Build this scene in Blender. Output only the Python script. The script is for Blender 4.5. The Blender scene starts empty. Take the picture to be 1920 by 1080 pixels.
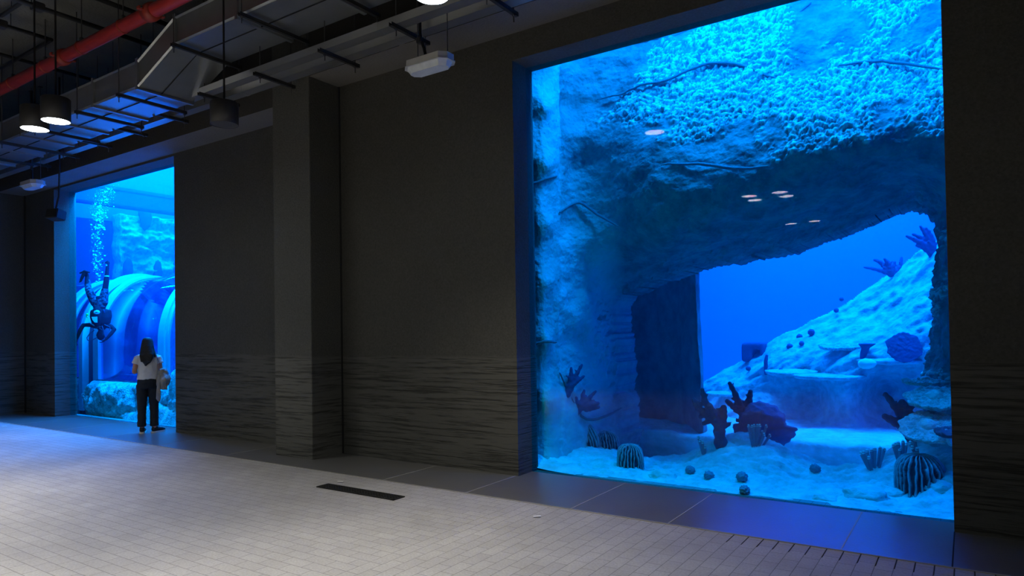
import bpy, bmesh, math, random
import numpy as np
from mathutils import Vector, Matrix, noise
random.seed(7)
PI = math.pi
scn = bpy.context.scene
COL = scn.collection

# ------------------------------------------------------------------ camera
FPX, CX, CY, CAMZ = 1272.18, 960.0, 598.95, 1.70
yaw, pit, rol = math.radians(33.874), math.radians(.903), math.radians(-.882)
cF = Vector((-math.sin(yaw)*math.cos(pit), math.cos(yaw)*math.cos(pit), math.sin(pit)))
r0 = Vector((math.cos(yaw), math.sin(yaw), 0)); u0 = r0.cross(cF)
cR = r0*math.cos(rol)+u0*math.sin(rol); cU = u0*math.cos(rol)-r0*math.sin(rol)
CAM = Vector((0, 0, CAMZ))
cd = bpy.data.cameras.new('camera'); cam = bpy.data.objects.new('camera', cd); COL.objects.link(cam)
cam.matrix_world = Matrix(((cR.x, cU.x, -cF.x, 0), (cR.y, cU.y, -cF.y, 0), (cR.z, cU.z, -cF.z, CAMZ), (0, 0, 0, 1)))
cd.sensor_width = 36; cd.lens = FPX/1920*36; cd.shift_y = (CY-540)/1920; cd.clip_end = 200
scn.camera = cam
def ray(x, y): return cF+cR*((x-CX)/FPX)-cU*((y-CY)/FPX)
def at(x, y, Y): d = ray(x, y); return CAM+d*(Y/d.y)          # point on the plane at distance Y behind the hall
def atz(x, y, Z): d = ray(x, y); return CAM+d*((Z-CAMZ)/d.z)

# ------------------------------------------------------------------ helpers
def tag(o, label=None, cat=None, group=None, kind=None):
    if label: o['label'] = label
    if cat: o['category'] = cat
    if group: o['group'] = group
    if kind: o['kind'] = kind
    return o
def obj(name, bm, mat, parent=None, smooth=False, kind=None, loc=None):
    me = bpy.data.meshes.new(name); bm.normal_update(); bm.to_mesh(me); bm.free()
    if smooth:
        for p in me.polygons: p.use_smooth = True
    o = bpy.data.objects.new(name, me); COL.objects.link(o)
    if mat: me.materials.append(mat)
    if parent: o.parent = parent
    if kind: o['kind'] = kind
    if loc is not None: o.location = loc
    return o
def empty(name, loc, label, cat, group=None, rz=0):
    o = bpy.data.objects.new(name, None); COL.objects.link(o); o.location = loc; o.rotation_euler = (0, 0, rz)
    o.empty_display_size = .1
    return tag(o, label, cat, group)
def copy_tree(o, parent=None):
    c = o.copy(); COL.objects.link(c)
    if parent: c.parent = parent
    for ch in list(o.children): copy_tree(ch, c)
    return c
def box(bm, x0, x1, y0, y1, z0, z1, bevel=0):
    vs = [bm.verts.new((x, y, z)) for x in (x0, x1) for y in (y0, y1) for z in (z0, z1)]
    fs = [bm.faces.new([vs[i] for i in f]) for f in ((0, 1, 3, 2), (4, 6, 7, 5), (0, 4, 5, 1), (2, 3, 7, 6), (0, 2, 6, 4), (1, 5, 7, 3))]
    if bevel:
        es = list({e for f in fs for e in f.edges})
        bmesh.ops.bevel(bm, geom=es, offset=bevel, segments=2, affect='EDGES')
def prism(bm, poly, axis, a, b):
    """poly: list of 2-tuples in the two other axes, extruded along axis from a to b"""
    def P(p, t):
        return {'x': (t, p[0], p[1]), 'y': (p[0], t, p[1]), 'z': (p[0], p[1], t)}[axis]
    A = [bm.verts.new(P(p, a)) for p in poly]; B = [bm.verts.new(P(p, b)) for p in poly]
    n = len(poly)
    for i in range(n): bm.faces.new((A[i], A[(i+1) % n], B[(i+1) % n], B[i]))
    bm.faces.new(A[::-1]); bm.faces.new(B)
    bmesh.ops.recalc_face_normals(bm, faces=bm.faces[:])
def tube(bm, pts, rad, seg=12, ref=None, cap='round', flat=None):
    """closed tube along pts; rad one number or one per point (or (rx, ry) pairs); ref steadies the section's x axis"""
    pts = [Vector(p) for p in pts]; n = len(pts)
    if not isinstance(rad, (list, tuple)): rad = [rad]*n
    rr = [(r if isinstance(r, (list, tuple)) else (r, r)) for r in rad]
    ref = Vector(ref) if ref else None
    rings = []
    prev = None
    for i, p in enumerate(pts):
        t = (pts[min(i+1, n-1)]-pts[max(i-1, 0)]).normalized()
        if ref is not None: x = (ref-t*ref.dot(t)).normalized()
        elif prev is None:
            a = Vector((0, 0, 1)) if abs(t.z) < .9 else Vector((1, 0, 0)); x = a.cross(t).normalized()
        else: x = (prev-t*prev.dot(t)).normalized()
        prev = x; y = t.cross(x)
        rings.append((p, t, x, y, rr[i]))
    seq = []
    if cap == 'round':
        p, t, x, y, r = rings[0]; m = min(r)
        seq += [(p-t*m*.86, x, y, (r[0]*.5, r[1]*.5)), (p-t*m*.5, x, y, (r[0]*.86, r[1]*.86))]
    for p, t, x, y, r in rings: seq.append((p, x, y, r))
    if cap == 'round':
        p, t, x, y, r = rings[-1]; m = min(r)
        seq += [(p+t*m*.5, x, y, (r[0]*.86, r[1]*.86)), (p+t*m*.86, x, y, (r[0]*.5, r[1]*.5))]
    R = []
    for p, x, y, r in seq:
        R.append([bm.verts.new(p+x*(math.cos(2*PI*k/seg)*r[0])+y*(math.sin(2*PI*k/seg)*r[1])) for k in range(seg)])
    for a, b in zip(R, R[1:]):
        for k in range(seg): bm.faces.new((a[k], a[(k+1) % seg], b[(k+1) % seg], b[k]))
    bm.faces.new(R[0][::-1]); bm.faces.new(R[-1])
def lathe(bm, prof, seg=32, close=False, c=(0, 0, 0)):
    """prof: (r, z) pairs around z"""
    R = [[bm.verts.new((c[0]+r*math.cos(2*PI*k/seg), c[1]+r*math.sin(2*PI*k/seg), c[2]+z)) for k in range(seg)] for r, z in prof]
    for a, b in zip(R, R[1:]):
        for k in range(seg): bm.faces.new((a[k], a[(k+1) % seg], b[(k+1) % seg], b[k]))
    if close: bm.faces.new(R[0][::-1]); bm.faces.new(R[-1])
def ball(bm, c, r, u=16, v=12, sc=(1, 1, 1)):
    bmesh.ops.create_uvsphere(bm, u_segments=u, v_segments=v, radius=r, matrix=Matrix.Translation(c) @ Matrix.Diagonal((*sc, 1)))
def voxel(o, size, smooth=3, fac=.5):
    m = o.modifiers.new('remesh', 'REMESH'); m.mode = 'VOXEL'; m.voxel_size = size; m.use_smooth_shade = True
    if smooth:
        s = o.modifiers.new('smooth', 'SMOOTH'); s.iterations = smooth; s.factor = fac
    return o
def NB(): return bmesh.new()

# ------------------------------------------------------------------ materials
def mat(name, col, rough=.8, metal=0, bump=None, var=None, spec=.3, emit=None, extra=None):
    """var: (scale, amount, colour2) mottling; bump: (scale, strength, detail)"""
    m = bpy.data.materials.new(name); m.use_nodes = True
    nt = m.node_tree; N = nt.nodes; L = nt.links; N.clear()
    out = N.new('ShaderNodeOutputMaterial'); b = N.new('ShaderNodeBsdfPrincipled'); L.new(b.outputs[0], out.inputs[0])
    b.inputs['Base Color'].default_value = (*col, 1); b.inputs['Roughness'].default_value = rough
    b.inputs['Metallic'].default_value = metal; b.inputs['Specular IOR Level'].default_value = spec
    tc = N.new('ShaderNodeTexCoord')
    if var:
        n = N.new('ShaderNodeTexNoise'); n.inputs['Scale'].default_value = var[0]; n.inputs['Detail'].default_value = 6
        L.new(tc.outputs['Object'], n.inputs['Vector'])
        r = N.new('ShaderNodeValToRGB'); r.color_ramp.elements[0].position = .5-var[1]; r.color_ramp.elements[1].position = .5+var[1]
        r.color_ramp.elements[0].color = (*var[2], 1); r.color_ramp.elements[1].color = (*col, 1)
        L.new(n.outputs[0], r.inputs[0]); L.new(r.outputs[0], b.inputs['Base Color'])
    if bump:
        n = N.new('ShaderNodeTexNoise'); n.inputs['Scale'].default_value = bump[0]; n.inputs['Detail'].default_value = bump[2] if len(bump) > 2 else 5
        L.new(tc.outputs['Object'], n.inputs['Vector'])
        bp = N.new('ShaderNodeBump'); bp.inputs['Strength'].default_value = bump[1]; bp.inputs['Distance'].default_value = .02
        L.new(n.outputs[0], bp.inputs['Height']); L.new(bp.outputs[0], b.inputs['Normal'])
    if emit: b.inputs['Emission Color'].default_value = (*emit[0], 1); b.inputs['Emission Strength'].default_value = emit[1]
    return m
def concrete(name, c1, c2):
    """rough dark plaster above; board-marked horizontal grooves below 1.38 m"""
    m = bpy.data.materials.new(name); m.use_nodes = True
    nt = m.node_tree; N = nt.nodes; L = nt.links; b = N['Principled BSDF']
    b.inputs['Roughness'].default_value = .85; b.inputs['Specular IOR Level'].default_value = .25
    g = N.new('ShaderNodeNewGeometry'); sep = N.new('ShaderNodeSeparateXYZ'); L.new(g.outputs['Position'], sep.inputs[0])
    # grain
    n1 = N.new('ShaderNodeTexNoise'); n1.inputs['Scale'].default_value = 45; n1.inputs['Detail'].default_value = 4; L.new(g.outputs['Position'], n1.inputs['Vector'])
    n0 = N.new('ShaderNodeTexNoise'); n0.inputs['Scale'].default_value = 1.3; n0.inputs['Detail'].default_value = 5; L.new(g.outputs['Position'], n0.inputs['Vector'])
    # boards: noise stretched along x and y
    mp = N.new('ShaderNodeMapping'); mp.inputs['Scale'].default_value = (1.6, 1.6, 38); L.new(g.outputs['Position'], mp.inputs['Vector'])
    n2 = N.new('ShaderNodeTexNoise'); n2.inputs['Scale'].default_value = 1; n2.inputs['Detail'].default_value = 3; n2.inputs['Roughness'].default_value = .7; L.new(mp.outputs[0], n2.inputs['Vector'])
    low = N.new('ShaderNodeMapRange'); low.inputs['From Min'].default_value = 1.36; low.inputs['From Max'].default_value = 1.40
    low.inputs['To Min'].default_value = 1; low.inputs['To Max'].default_value = 0; L.new(sep.outputs['Z'], low.inputs['Value'])
    r2 = N.new('ShaderNodeValToRGB'); r2.color_ramp.elements[0].position = .36; r2.color_ramp.elements[1].position = .52; L.new(n2.outputs[0], r2.inputs[0])
    mixh = N.new('ShaderNodeMix'); mixh.data_type = 'FLOAT'; L.new(low.outputs[0], mixh.inputs[0]); L.new(n1.outputs[0], mixh.inputs[2]); L.new(r2.outputs[0], mixh.inputs[3])
    bp = N.new('ShaderNodeBump'); bp.inputs['Strength'].default_value = .55; bp.inputs['Distance'].default_value = .012
    L.new(mixh.outputs[0], bp.inputs['Height']); L.new(bp.outputs[0], b.inputs['Normal'])
    c = N.new('ShaderNodeMix'); c.data_type = 'RGBA'; c.inputs[6].default_value = (*c1, 1); c.inputs[7].default_value = (*c2, 1); L.new(n0.outputs[0], c.inputs[0])
    c2n = N.new('ShaderNodeMix'); c2n.data_type = 'RGBA'; c2n.blend_type = 'MULTIPLY'
    mr = N.new('ShaderNodeMapRange'); mr.inputs['To Min'].default_value = .55; mr.inputs['To Max'].default_value = 1.25; L.new(mixh.outputs[0], mr.inputs['Value'])
    cmb = N.new('ShaderNodeCombineColor'); [L.new(mr.outputs[0], cmb.inputs[i]) for i in range(3)]
    c2n.inputs[0].default_value = 1; L.new(c.outputs[2], c2n.inputs[6]); L.new(cmb.outputs[0], c2n.inputs[7]); L.new(c2n.outputs[2], b.inputs['Base Color'])
    return m
def paving(name):
    m = bpy.data.materials.new(name); m.use_nodes = True
    nt = m.node_tree; N = nt.nodes; L = nt.links; b = N['Principled BSDF']
    g = N.new('ShaderNodeNewGeometry'); sep = N.new('ShaderNodeSeparateXYZ'); L.new(g.outputs['Position'], sep.inputs[0])
    def bricks(rot):
        mp = N.new('ShaderNodeMapping'); mp.inputs['Rotation'].default_value = (0, 0, rot); L.new(g.outputs['Position'], mp.inputs['Vector'])
        t = N.new('ShaderNodeTexBrick'); t.offset = .5; t.squash = 1
        t.inputs['Scale'].default_value = 1; t.inputs['Brick Width'].default_value = .232; t.inputs['Row Height'].default_value = .116
        t.inputs['Mortar Size'].default_value = .0028; t.inputs['Mortar Smooth'].default_value = .3; t.inputs['Bias'].default_value = 0
        t.inputs['Color1'].default_value = (.315, .305, .29, 1); t.inputs['Color2'].default_value = (.345, .335, .318, 1); t.inputs['Mortar'].default_value = (.15, .145, .138, 1)
        L.new(mp.outputs[0], t.inputs['Vector']); return t
    ta, tb = bricks(0), bricks(PI/2)
    sw = N.new('ShaderNodeMath'); sw.operation = 'GREATER_THAN'; sw.inputs[1].default_value = -3.72; L.new(sep.outputs['X'], sw.inputs[0])
    mc = N.new('ShaderNodeMix'); mc.data_type = 'RGBA'; L.new(sw.outputs[0], mc.inputs[0]); L.new(ta.outputs['Color'], mc.inputs[6]); L.new(tb.outputs['Color'], mc.inputs[7])
    mf = N.new('ShaderNodeMix'); mf.data_type = 'FLOAT'; L.new(sw.outputs[0], mf.inputs[0]); L.new(ta.outputs['Fac'], mf.inputs[2]); L.new(tb.outputs['Fac'], mf.inputs[3])
    n0 = N.new('ShaderNodeTexNoise'); n0.inputs['Scale'].default_value = .9; n0.inputs['Detail'].default_value = 7; n0.inputs['Roughness'].default_value = .65; L.new(g.outputs['Position'], n0.inputs['Vector'])
    n1 = N.new('ShaderNodeTexNoise'); n1.inputs['Scale'].default_value = 60; n1.inputs['Detail'].default_value = 4; L.new(g.outputs['Position'], n1.inputs['Vector'])
    def scaled(src, lo, hi):
        r = N.new('ShaderNodeMapRange'); r.inputs['From Min'].default_value = .3; r.inputs['From Max'].default_value = .7; r.inputs['To Min'].default_value = lo; r.inputs['To Max'].default_value = hi
        L.new(src, r.inputs['Value']); c = N.new('ShaderNodeCombineColor'); [L.new(r.outputs[0], c.inputs[i]) for i in range(3)]; return c.outputs[0]
    prev = mc.outputs[2]
    for s in (scaled(n0.outputs[0], .78, 1.12), scaled(n1.outputs[0], .86, 1.1)):
        mx = N.new('ShaderNodeMix'); mx.data_type = 'RGBA'; mx.blend_type = 'MULTIPLY'; mx.inputs[0].default_value = 1
        L.new(prev, mx.inputs[6]); L.new(s, mx.inputs[7]); prev = mx.outputs[2]
    L.new(prev, b.inputs['Base Color'])
    b.inputs['Roughness'].default_value = .7; b.inputs['Specular IOR Level'].default_value = .22
    hh = N.new('ShaderNodeMath'); hh.operation = 'MULTIPLY_ADD'; hh.inputs[1].default_value = -1.2; L.new(mf.outputs[0], hh.inputs[0]); L.new(n1.outputs[0], hh.inputs[2])
    bp = N.new('ShaderNodeBump'); bp.inputs['Strength'].default_value = .35; bp.inputs['Distance'].default_value = .006; L.new(hh.outputs[0], bp.inputs['Height']); L.new(bp.outputs[0], b.inputs['Normal'])
    return m
def pane(name, tint=(1, 1, 1), ior=1.45):
    """thin clear sheet: what is behind it plus a mirror layer by the Fresnel law"""
    m = bpy.data.materials.new(name); m.use_nodes = True
    nt = m.node_tree; N = nt.nodes; L = nt.links; N.clear()
    out = N.new('ShaderNodeOutputMaterial'); t = N.new('ShaderNodeBsdfTransparent'); t.inputs[0].default_value = (*tint, 1)
    g = N.new('ShaderNodeBsdfGlossy'); g.inputs['Roughness'].default_value = .0
    f = N.new('ShaderNodeFresnel'); gm = N.new('ShaderNodeNewGeometry')
    ir = N.new('ShaderNodeMapRange'); ir.inputs['To Min'].default_value = ior; ir.inputs['To Max'].default_value = 1/ior   # both faces mirror alike
    L.new(gm.outputs['Backfacing'], ir.inputs['Value']); L.new(ir.outputs[0], f.inputs['IOR'])
    mx = N.new('ShaderNodeMixShader'); L.new(f.outputs[0], mx.inputs[0]); L.new(t.outputs[0], mx.inputs[1]); L.new(g.outputs[0], mx.inputs[2]); L.new(mx.outputs[0], out.inputs[0])
    return m
def emitter(name, col, s):
    m = bpy.data.materials.new(name); m.use_nodes = True
    nt = m.node_tree; N = nt.nodes; N.clear()
    out = N.new('ShaderNodeOutputMaterial'); e = N.new('ShaderNodeEmission'); e.inputs[0].default_value = (*col, 1); e.inputs[1].default_value = s
    nt.links.new(e.outputs[0], out.inputs[0]); return m

M = dict(
    wall=concrete('dark_plaster', (.065, .064, .057), (.086, .085, .076)),
    pillar=concrete('column_plaster', (.086, .086, .078), (.104, .103, .094)),
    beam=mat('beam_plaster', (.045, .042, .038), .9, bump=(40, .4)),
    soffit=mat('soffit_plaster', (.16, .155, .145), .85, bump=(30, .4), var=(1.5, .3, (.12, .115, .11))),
    ceiling=mat('ceiling_concrete', (.15, .15, .135), .9, bump=(25, .5), var=(2, .3, (.11, .11, .1))),
    paving=paving('stone_pavers'),
    apron=mat('smooth_stone', (.118, .116, .112), .30, bump=(50, .05), var=(3, .3, (.098, .096, .093)), spec=.6),
    joint=mat('joint_filler', (.33, .32, .3), .9),
    darkjoint=mat('dark_joint', (.02, .02, .02), .9),
    glass=pane('clear_acrylic', (.38, .93, 1), 1.22), glassin=pane('wet_acrylic', (.38, .93, 1), 1.05),
    acrylic=pane('tunnel_acrylic', (.50, .66, .86), 1.5),
    galv=mat('galvanised_steel', (.42, .44, .45), .38, .85, bump=(40, .06), var=(4, .3, (.34, .36, .37)), spec=.4),
    tray=mat('painted_tray', (.40, .40, .39), .34, .8, bump=(50, .05)),
    steel=mat('dark_steel', (.05, .05, .052), .55, .4),
    rod=mat('threaded_rod', (.09, .09, .092), .5, .5),
    red=mat('red_pipe_paint', (.42, .03, .028), .45, spec=.45, var=(5, .3, (.34, .025, .024))),
    redworn=mat('worn_red_coupling', (.30, .035, .02), .5, spec=.4),
    band=mat('pale_band', (.55, .30, .28), .6),
    black=mat('black_metal', (.028, .028, .03), .55, spec=.4),
    cable=mat('black_cable', (.012, .012, .013), .6),
    lens=emitter('lamp_lens', (.86, .96, 1.0), 45),
    lensoff=mat('unlit_lens', (.06, .06, .065), .4),
    diffuser=mat('frosted_diffuser', (.62, .66, .68), .35, var=(9, .2, (.46, .5, .53)), spec=.5),
    casing=mat('pale_casing', (.5, .5, .48), .5, var=(6, .3, (.38, .38, .37))),
    grate=mat('grate_iron', (.035, .035, .035), .6, .5),
    litter=mat('paper_scrap', (.7, .7, .68), .8),
)
# ------------------------------------------------------------------ the hall
YG, YW, YC = 6.885, 6.587, 6.062          # glass, wall face, column and beam face
XBL, XBR, XLL, XLR = -4.364, -.126, -16.20, -11.54
ZH = 4.86; XE = -17.66
bm = NB(); box(bm, XE-.3, 6, -7, 7.1, -.3, 0); obj('floor', bm, M['paving'], kind='structure')
bm = NB(); box(bm, XE-.3, 6, -7, 7.1, 6.4, 6.7); obj('ceiling', bm, M['ceiling'], kind='structure')
bm = NB()
for x0, x1, z0, z1 in ((XE-.3, XLL, 0, 6.4), (XLL, XLR, ZH, 6.4), (XLR, XBL, 0, 6.4), (XBL, XBR, ZH, 6.4), (XBR, 6, 0, 6.4)):
    box(bm, x0, x1, YW, 7.02, z0, z1)
obj('wall_north', bm, M['wall'], kind='structure')
bm = NB(); box(bm, XE-.3, XE, -7, YW, 0, 6.4); obj('wall_west', bm, M['wall'], kind='structure')
bm = NB(); box(bm, 5.7, 6, -7, YW, 0, 6.4); obj('wall_east', bm, M['wall'], kind='structure')
bm = NB(); box(bm, XE, 5.7, -7.3, -7, 0, 6.4); obj('wall_south', bm, M['wall'], kind='structure')
bm = NB(); box(bm, -8.094, -7.314, YC, YW, 0, 6.4, .006); obj('column', bm, M['pillar'], kind='structure')
# beam along the head of the wall: lower over the left bay
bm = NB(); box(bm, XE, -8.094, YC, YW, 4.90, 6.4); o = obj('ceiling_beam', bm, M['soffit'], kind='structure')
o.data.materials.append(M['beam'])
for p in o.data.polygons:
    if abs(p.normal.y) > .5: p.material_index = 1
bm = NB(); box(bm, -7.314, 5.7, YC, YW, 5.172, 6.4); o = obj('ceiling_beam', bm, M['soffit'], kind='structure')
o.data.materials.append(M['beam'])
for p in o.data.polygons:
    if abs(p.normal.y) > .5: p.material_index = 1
# dark strips that paint in the shadow gap beside the column and in the corner
bm = NB(); box(bm, -7.314, -7.290, YW-.012, YW, .02, 5.172); obj('shadow_strip_1', bm, M['darkjoint'], kind='structure')
bm = NB(); box(bm, XE, XE+.05, YW-.02, YW, .02, 4.9); obj('shadow_strip_2', bm, M['darkjoint'], kind='structure')
# glazing
for n, (x0, x1) in ((1, (XBL, XBR)), (2, (XLL, XLR))):
    bm = NB(); box(bm, x0, x1, YG, 6.99, 0, ZH); o = obj(f'window_{n}', bm, M['glass'], kind='structure'); o.data.materials.append(M['glassin'])
    for f in o.data.polygons:
        if f.center.y > 6.95: f.material_index = 1
# smooth stone apron along the wall with joints
bm = NB(); box(bm, XE, 5.7, 5.63, YW, 0, .006)
for x0, x1 in ((XBL, XBR), (XLL, XLR)): box(bm, x0, x1, YW, YG, 0, .006)
obj('floor_apron', bm, M['apron'], kind='structure')
bm = NB()
for x in (-15.5, -13.8, -12.1, -10.4, -8.7, -5.6, -4.4, -3.15, -2.19, -.83): box(bm, x-.004, x+.004, 5.63, YW if not (XBL < x < XBR or XLL < x < XLR) else YG, .0055, .0075)
box(bm, XE, 5.7, 5.622, 5.632, .0, .0075)
obj('apron_joint', bm, M['joint'], kind='structure')
bm = NB(); box(bm, XBR-.004, XBR+.006, 5.63, YW, .0055, .0078)
for k in range(22): box(bm, -1.62+k*.116-.003, -1.62+k*.116+.003, 5.40, 5.63, .0005, .002)
obj('apron_joint', bm, M['darkjoint'], kind='structure')
# drain grate
t = empty('floor_grate', (-5.42, 5.10, 0), 'long dark iron drain grate set in the floor beside the column', 'drain grate')
bm = NB()
for a in ((-.58, .58, -.085, -.075), (-.58, .58, .075, .085), (-.58, -.57, -.085, .085), (.57, .58, -.085, .085)): box(bm, *a, .001, .012)
obj('grate_frame', bm, M['grate'], t)
bm = NB()
for i in range(29): box(bm, -.57+i*.04, -.57+i*.04+.012, -.08, .08, .002, .010)
for j in range(4): box(bm, -.58, .58, -.055+j*.036, -.055+j*.036+.008, .002, .0105)
obj('bars', bm, M['grate'], t)
bm = NB(); box(bm, -.57, .57, -.08, .08, .0005, .0015); obj('channel', bm, M['darkjoint'], t)
# scraps lying about
for (px, py, rz, lab) in ((638, 903, .3, 'small white paper scrap near the drain grate'), (8, 799, 1, 'white scrap on the floor at the far left'), (1007, 968, .8, 'thin pale scrap on the paving in front of the large window')):
    p = atz(px, py, .01); bm = NB(); box(bm, -.035, .035, -.012, .012, 0, .002)
    o = obj('paper_scrap', bm, M['litter'], loc=p+Vector((0, 0, .001 if p.y < 5.6 else .0))); o.rotation_euler.z = rz; tag(o, lab, 'litter')

# ------------------------------------------------------------------ services under the ceiling
# rectangular duct with an offset
def duct_section(bm, x0, x1, y0a, z0a, y0b, z0b, w=.74, h=.36, skin=True):
    A = [bm.verts.new((x0, y0a+dy, z0a+dz)) for dy, dz in ((0, 0), (w, 0), (w, h), (0, h))]
    B = [bm.verts.new((x1, y0b+dy, z0b+dz)) for dy, dz in ((0, 0), (w, 0), (w, h), (0, h))]
    for i in range(4): bm.faces.new((A[i], A[(i+1) % 4], B[(i+1) % 4], B[i]))
    bm.faces.new(A[::-1]); bm.faces.new(B); bmesh.ops.recalc_face_normals(bm, faces=bm.faces[:])
ZR, YR, ZL, YL = 5.40, 4.78, 5.00, 4.71
duct = empty('air_duct', (-8.7, 5.1, 5.0), 'large grey rectangular air duct with an angled drop, under the ceiling along the window wall', 'air duct')
def local(o, t): o.location = -t.location; return o
for name, a in (('straight_section', (-8.30, 3.5, YR, ZR, YR, ZR)), ('angled_section', (-9.09, -8.30, YL, ZL, YR, ZR)), ('straight_section', (-17.5, -9.09, YL, ZL, YL, ZL))):
    bm = NB(); duct_section(bm, *a); local(obj(name, bm, M['galv'], duct), duct)
def collar(x, y, z, g=.03, t=.05):
    bm = NB()
    box(bm, x-t/2, x+t/2, y-g, y+.74+g, z-g, z); box(bm, x-t/2, x+t/2, y-g, y+.74+g, z+.36, z+.36+g)
    box(bm, x-t/2, x+t/2, y-g, y, z, z+.36); box(bm, x-t/2, x+t/2, y+.74, y+.74+g, z, z+.36)
    local(obj('collar', bm, M['galv'], duct), duct)
for x in (-8.30, -7.0, -5.7, -4.4, -3.0): collar(x, YR, ZR)
for x in (-9.09, -10.3, -11.5, -12.7, -13.9, -15.1): collar(x, YL, ZL)
bm = NB()
for x0, x1, ya, za, yb, zb in ((-8.28, 3.5, YR, ZR, YR, ZR), (-9.07, -8.32, YL, ZL, YR, ZR), (-17.5, -9.1, YL, ZL, YL, ZL)):
    p = [Vector((x0, ya+.30, za-.004)), Vector((x1, yb+.30, zb-.004))]; tube(bm, p, .008, 6, cap='flat')
local(obj('seam', bm, M['cable'], duct), duct)
bm = NB()
for x0, x1, ya, za, yb, zb in ((-8.28, 3.5, YR, ZR, YR, ZR), (-9.07, -8.32, YL, ZL, YR, ZR), (-17.5, -9.1, YL, ZL, YL, ZL)):
    for dz in (.0, .33):
        tube(bm, [(x0, ya-.012, za+dz+.015), (x1, yb-.012, zb+dz+.015)], (.018, .018), 4, cap='flat')
local(obj('edge_flange', bm, M['galv'], duct), duct)
# trapeze hangers
def hanger(name, x, y0, y1, z, label, cat, group, hi=6.4, rod=(.03, .03), ln=.05):
    t = empty(name, (x, (y0+y1)/2, z), label, cat, group); h = (y1-y0)/2
    bm = NB()
    box(bm, -.022, .022, -h, h, -.042, -.037); box(bm, -.022, -.018, -h, h, -.042, 0); box(bm, .018, .022, -h, h, -.042, 0)
    obj('channel', bm, M['steel'], t)
    for s, e in ((-1, rod[0]), (1, rod[1])):
        bm = NB(); tube(bm, [(0, s*(h-e), -.12), (0, s*(h-e), hi-z)], .0065, 6, cap='flat'); r = obj('rod', bm, M['rod'], t)
        bm = NB(); lathe(bm, [(.018, -.058), (.018, -.044)], 6, True, (0, s*(h-e), 0)); obj('nut', bm, M['rod'], r)
    return t
LD = 'duct trapeze hangers'
for x in (-3.2, -4.4, -5.57, -6.80): hanger('trapeze_hanger', x, YR-.12, YR+.86, ZR-.031, None, 'hanger', LD)
hanger('trapeze_hanger', -8.20, YR-.12, YR+.86, ZR-.031, None, 'hanger', LD)
for x in (-9.42, -10.61, -12.0, -13.25, -14.54): hanger('trapeze_hanger', x, YL-.12, YL+.86, ZL-.031, None, 'hanger', LD)
LT = 'cable tray hangers'
for x in (-2.7, -3.88, -5.1, -6.25, -7.48, -8.72, -10.03, -11.23, -12.4, -13.6, -14.77): hanger('tray_hanger', x, 5.33, 5.96, 5.045, None, 'hanger', LT, rod=(.09, .06))
# tell the hangers apart by what one sees next to them
names = {}
for o in bpy.data.objects:
    if o.get('group') == LD: names.setdefault(LD, []).append(o)
    if o.get('group') == LT: names.setdefault(LT, []).append(o)
ordn = ['first', 'second', 'third', 'fourth', 'fifth', 'sixth', 'seventh', 'eighth', 'ninth', 'tenth', 'eleventh']
rt = sorted([o for o in names[LD] if o.location.x > -9], key=lambda o: -o.location.x); lt = sorted([o for o in names[LD] if o.location.x < -9], key=lambda o: -o.location.x)
for i, o in enumerate(rt): o['label'] = f'steel hanger under the higher run of the air duct, {ordn[len(rt)-1-i]} right of its drop'
for i, o in enumerate(lt): o['label'] = f'steel hanger under the lower run of the air duct, {ordn[i]} left of its drop'
tr = sorted(names[LT], key=lambda o: -o.location.x); k0 = [i for i, o in enumerate(tr) if o.location.x < -7.6][0]
for i, o in enumerate(tr):
    if i < k0: o['label'] = f'short steel hanger carrying the cable trays, {ordn[k0-1-i]} counted from the column to the right'
    else: o['label'] = f'short steel hanger carrying the cable trays, {ordn[i-k0]} to the left of the column'
# two cable trays
for y0, y1, lab in ((5.40, 5.535, 'grey cable tray nearest the air duct, on the short steel hangers'), (5.685, 5.83, 'grey cable tray nearest the wall, on the short steel hangers')):
    t = empty('cable_tray', (-8, (y0+y1)/2, 5.047), lab, 'cable tray', 'cable trays along the window wall'); w = (y1-y0)/2
    bm = NB(); box(bm, -9.5, 11.5, -w, w, 0, .006); obj('bottom_plate', bm, M['tray'], t)
    for s in (-1, 1):
        bm = NB(); box(bm, -9.5, 11.5, s*w-(.003 if s > 0 else 0), s*w+(.003 if s < 0 else 0), .006, .09); obj('side_rail', bm, M['tray'], t)
    for x in (-6.1, -3.2, -.3, 2.6, 5.5):
        bm = NB(); box(bm, x-.04, x+.04, -w-.003, w+.003, -.003, .092); obj('splice_plate', bm, M['tray'], t)
    for k in range(3):
        bm = NB(); tube(bm, [(-9.4, -w*.5+k*w*.5, .03), (11.4, -w*.5+k*w*.5, .03)], .014, 6, cap='flat'); obj('cable', bm, M['cable'], t)
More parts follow.
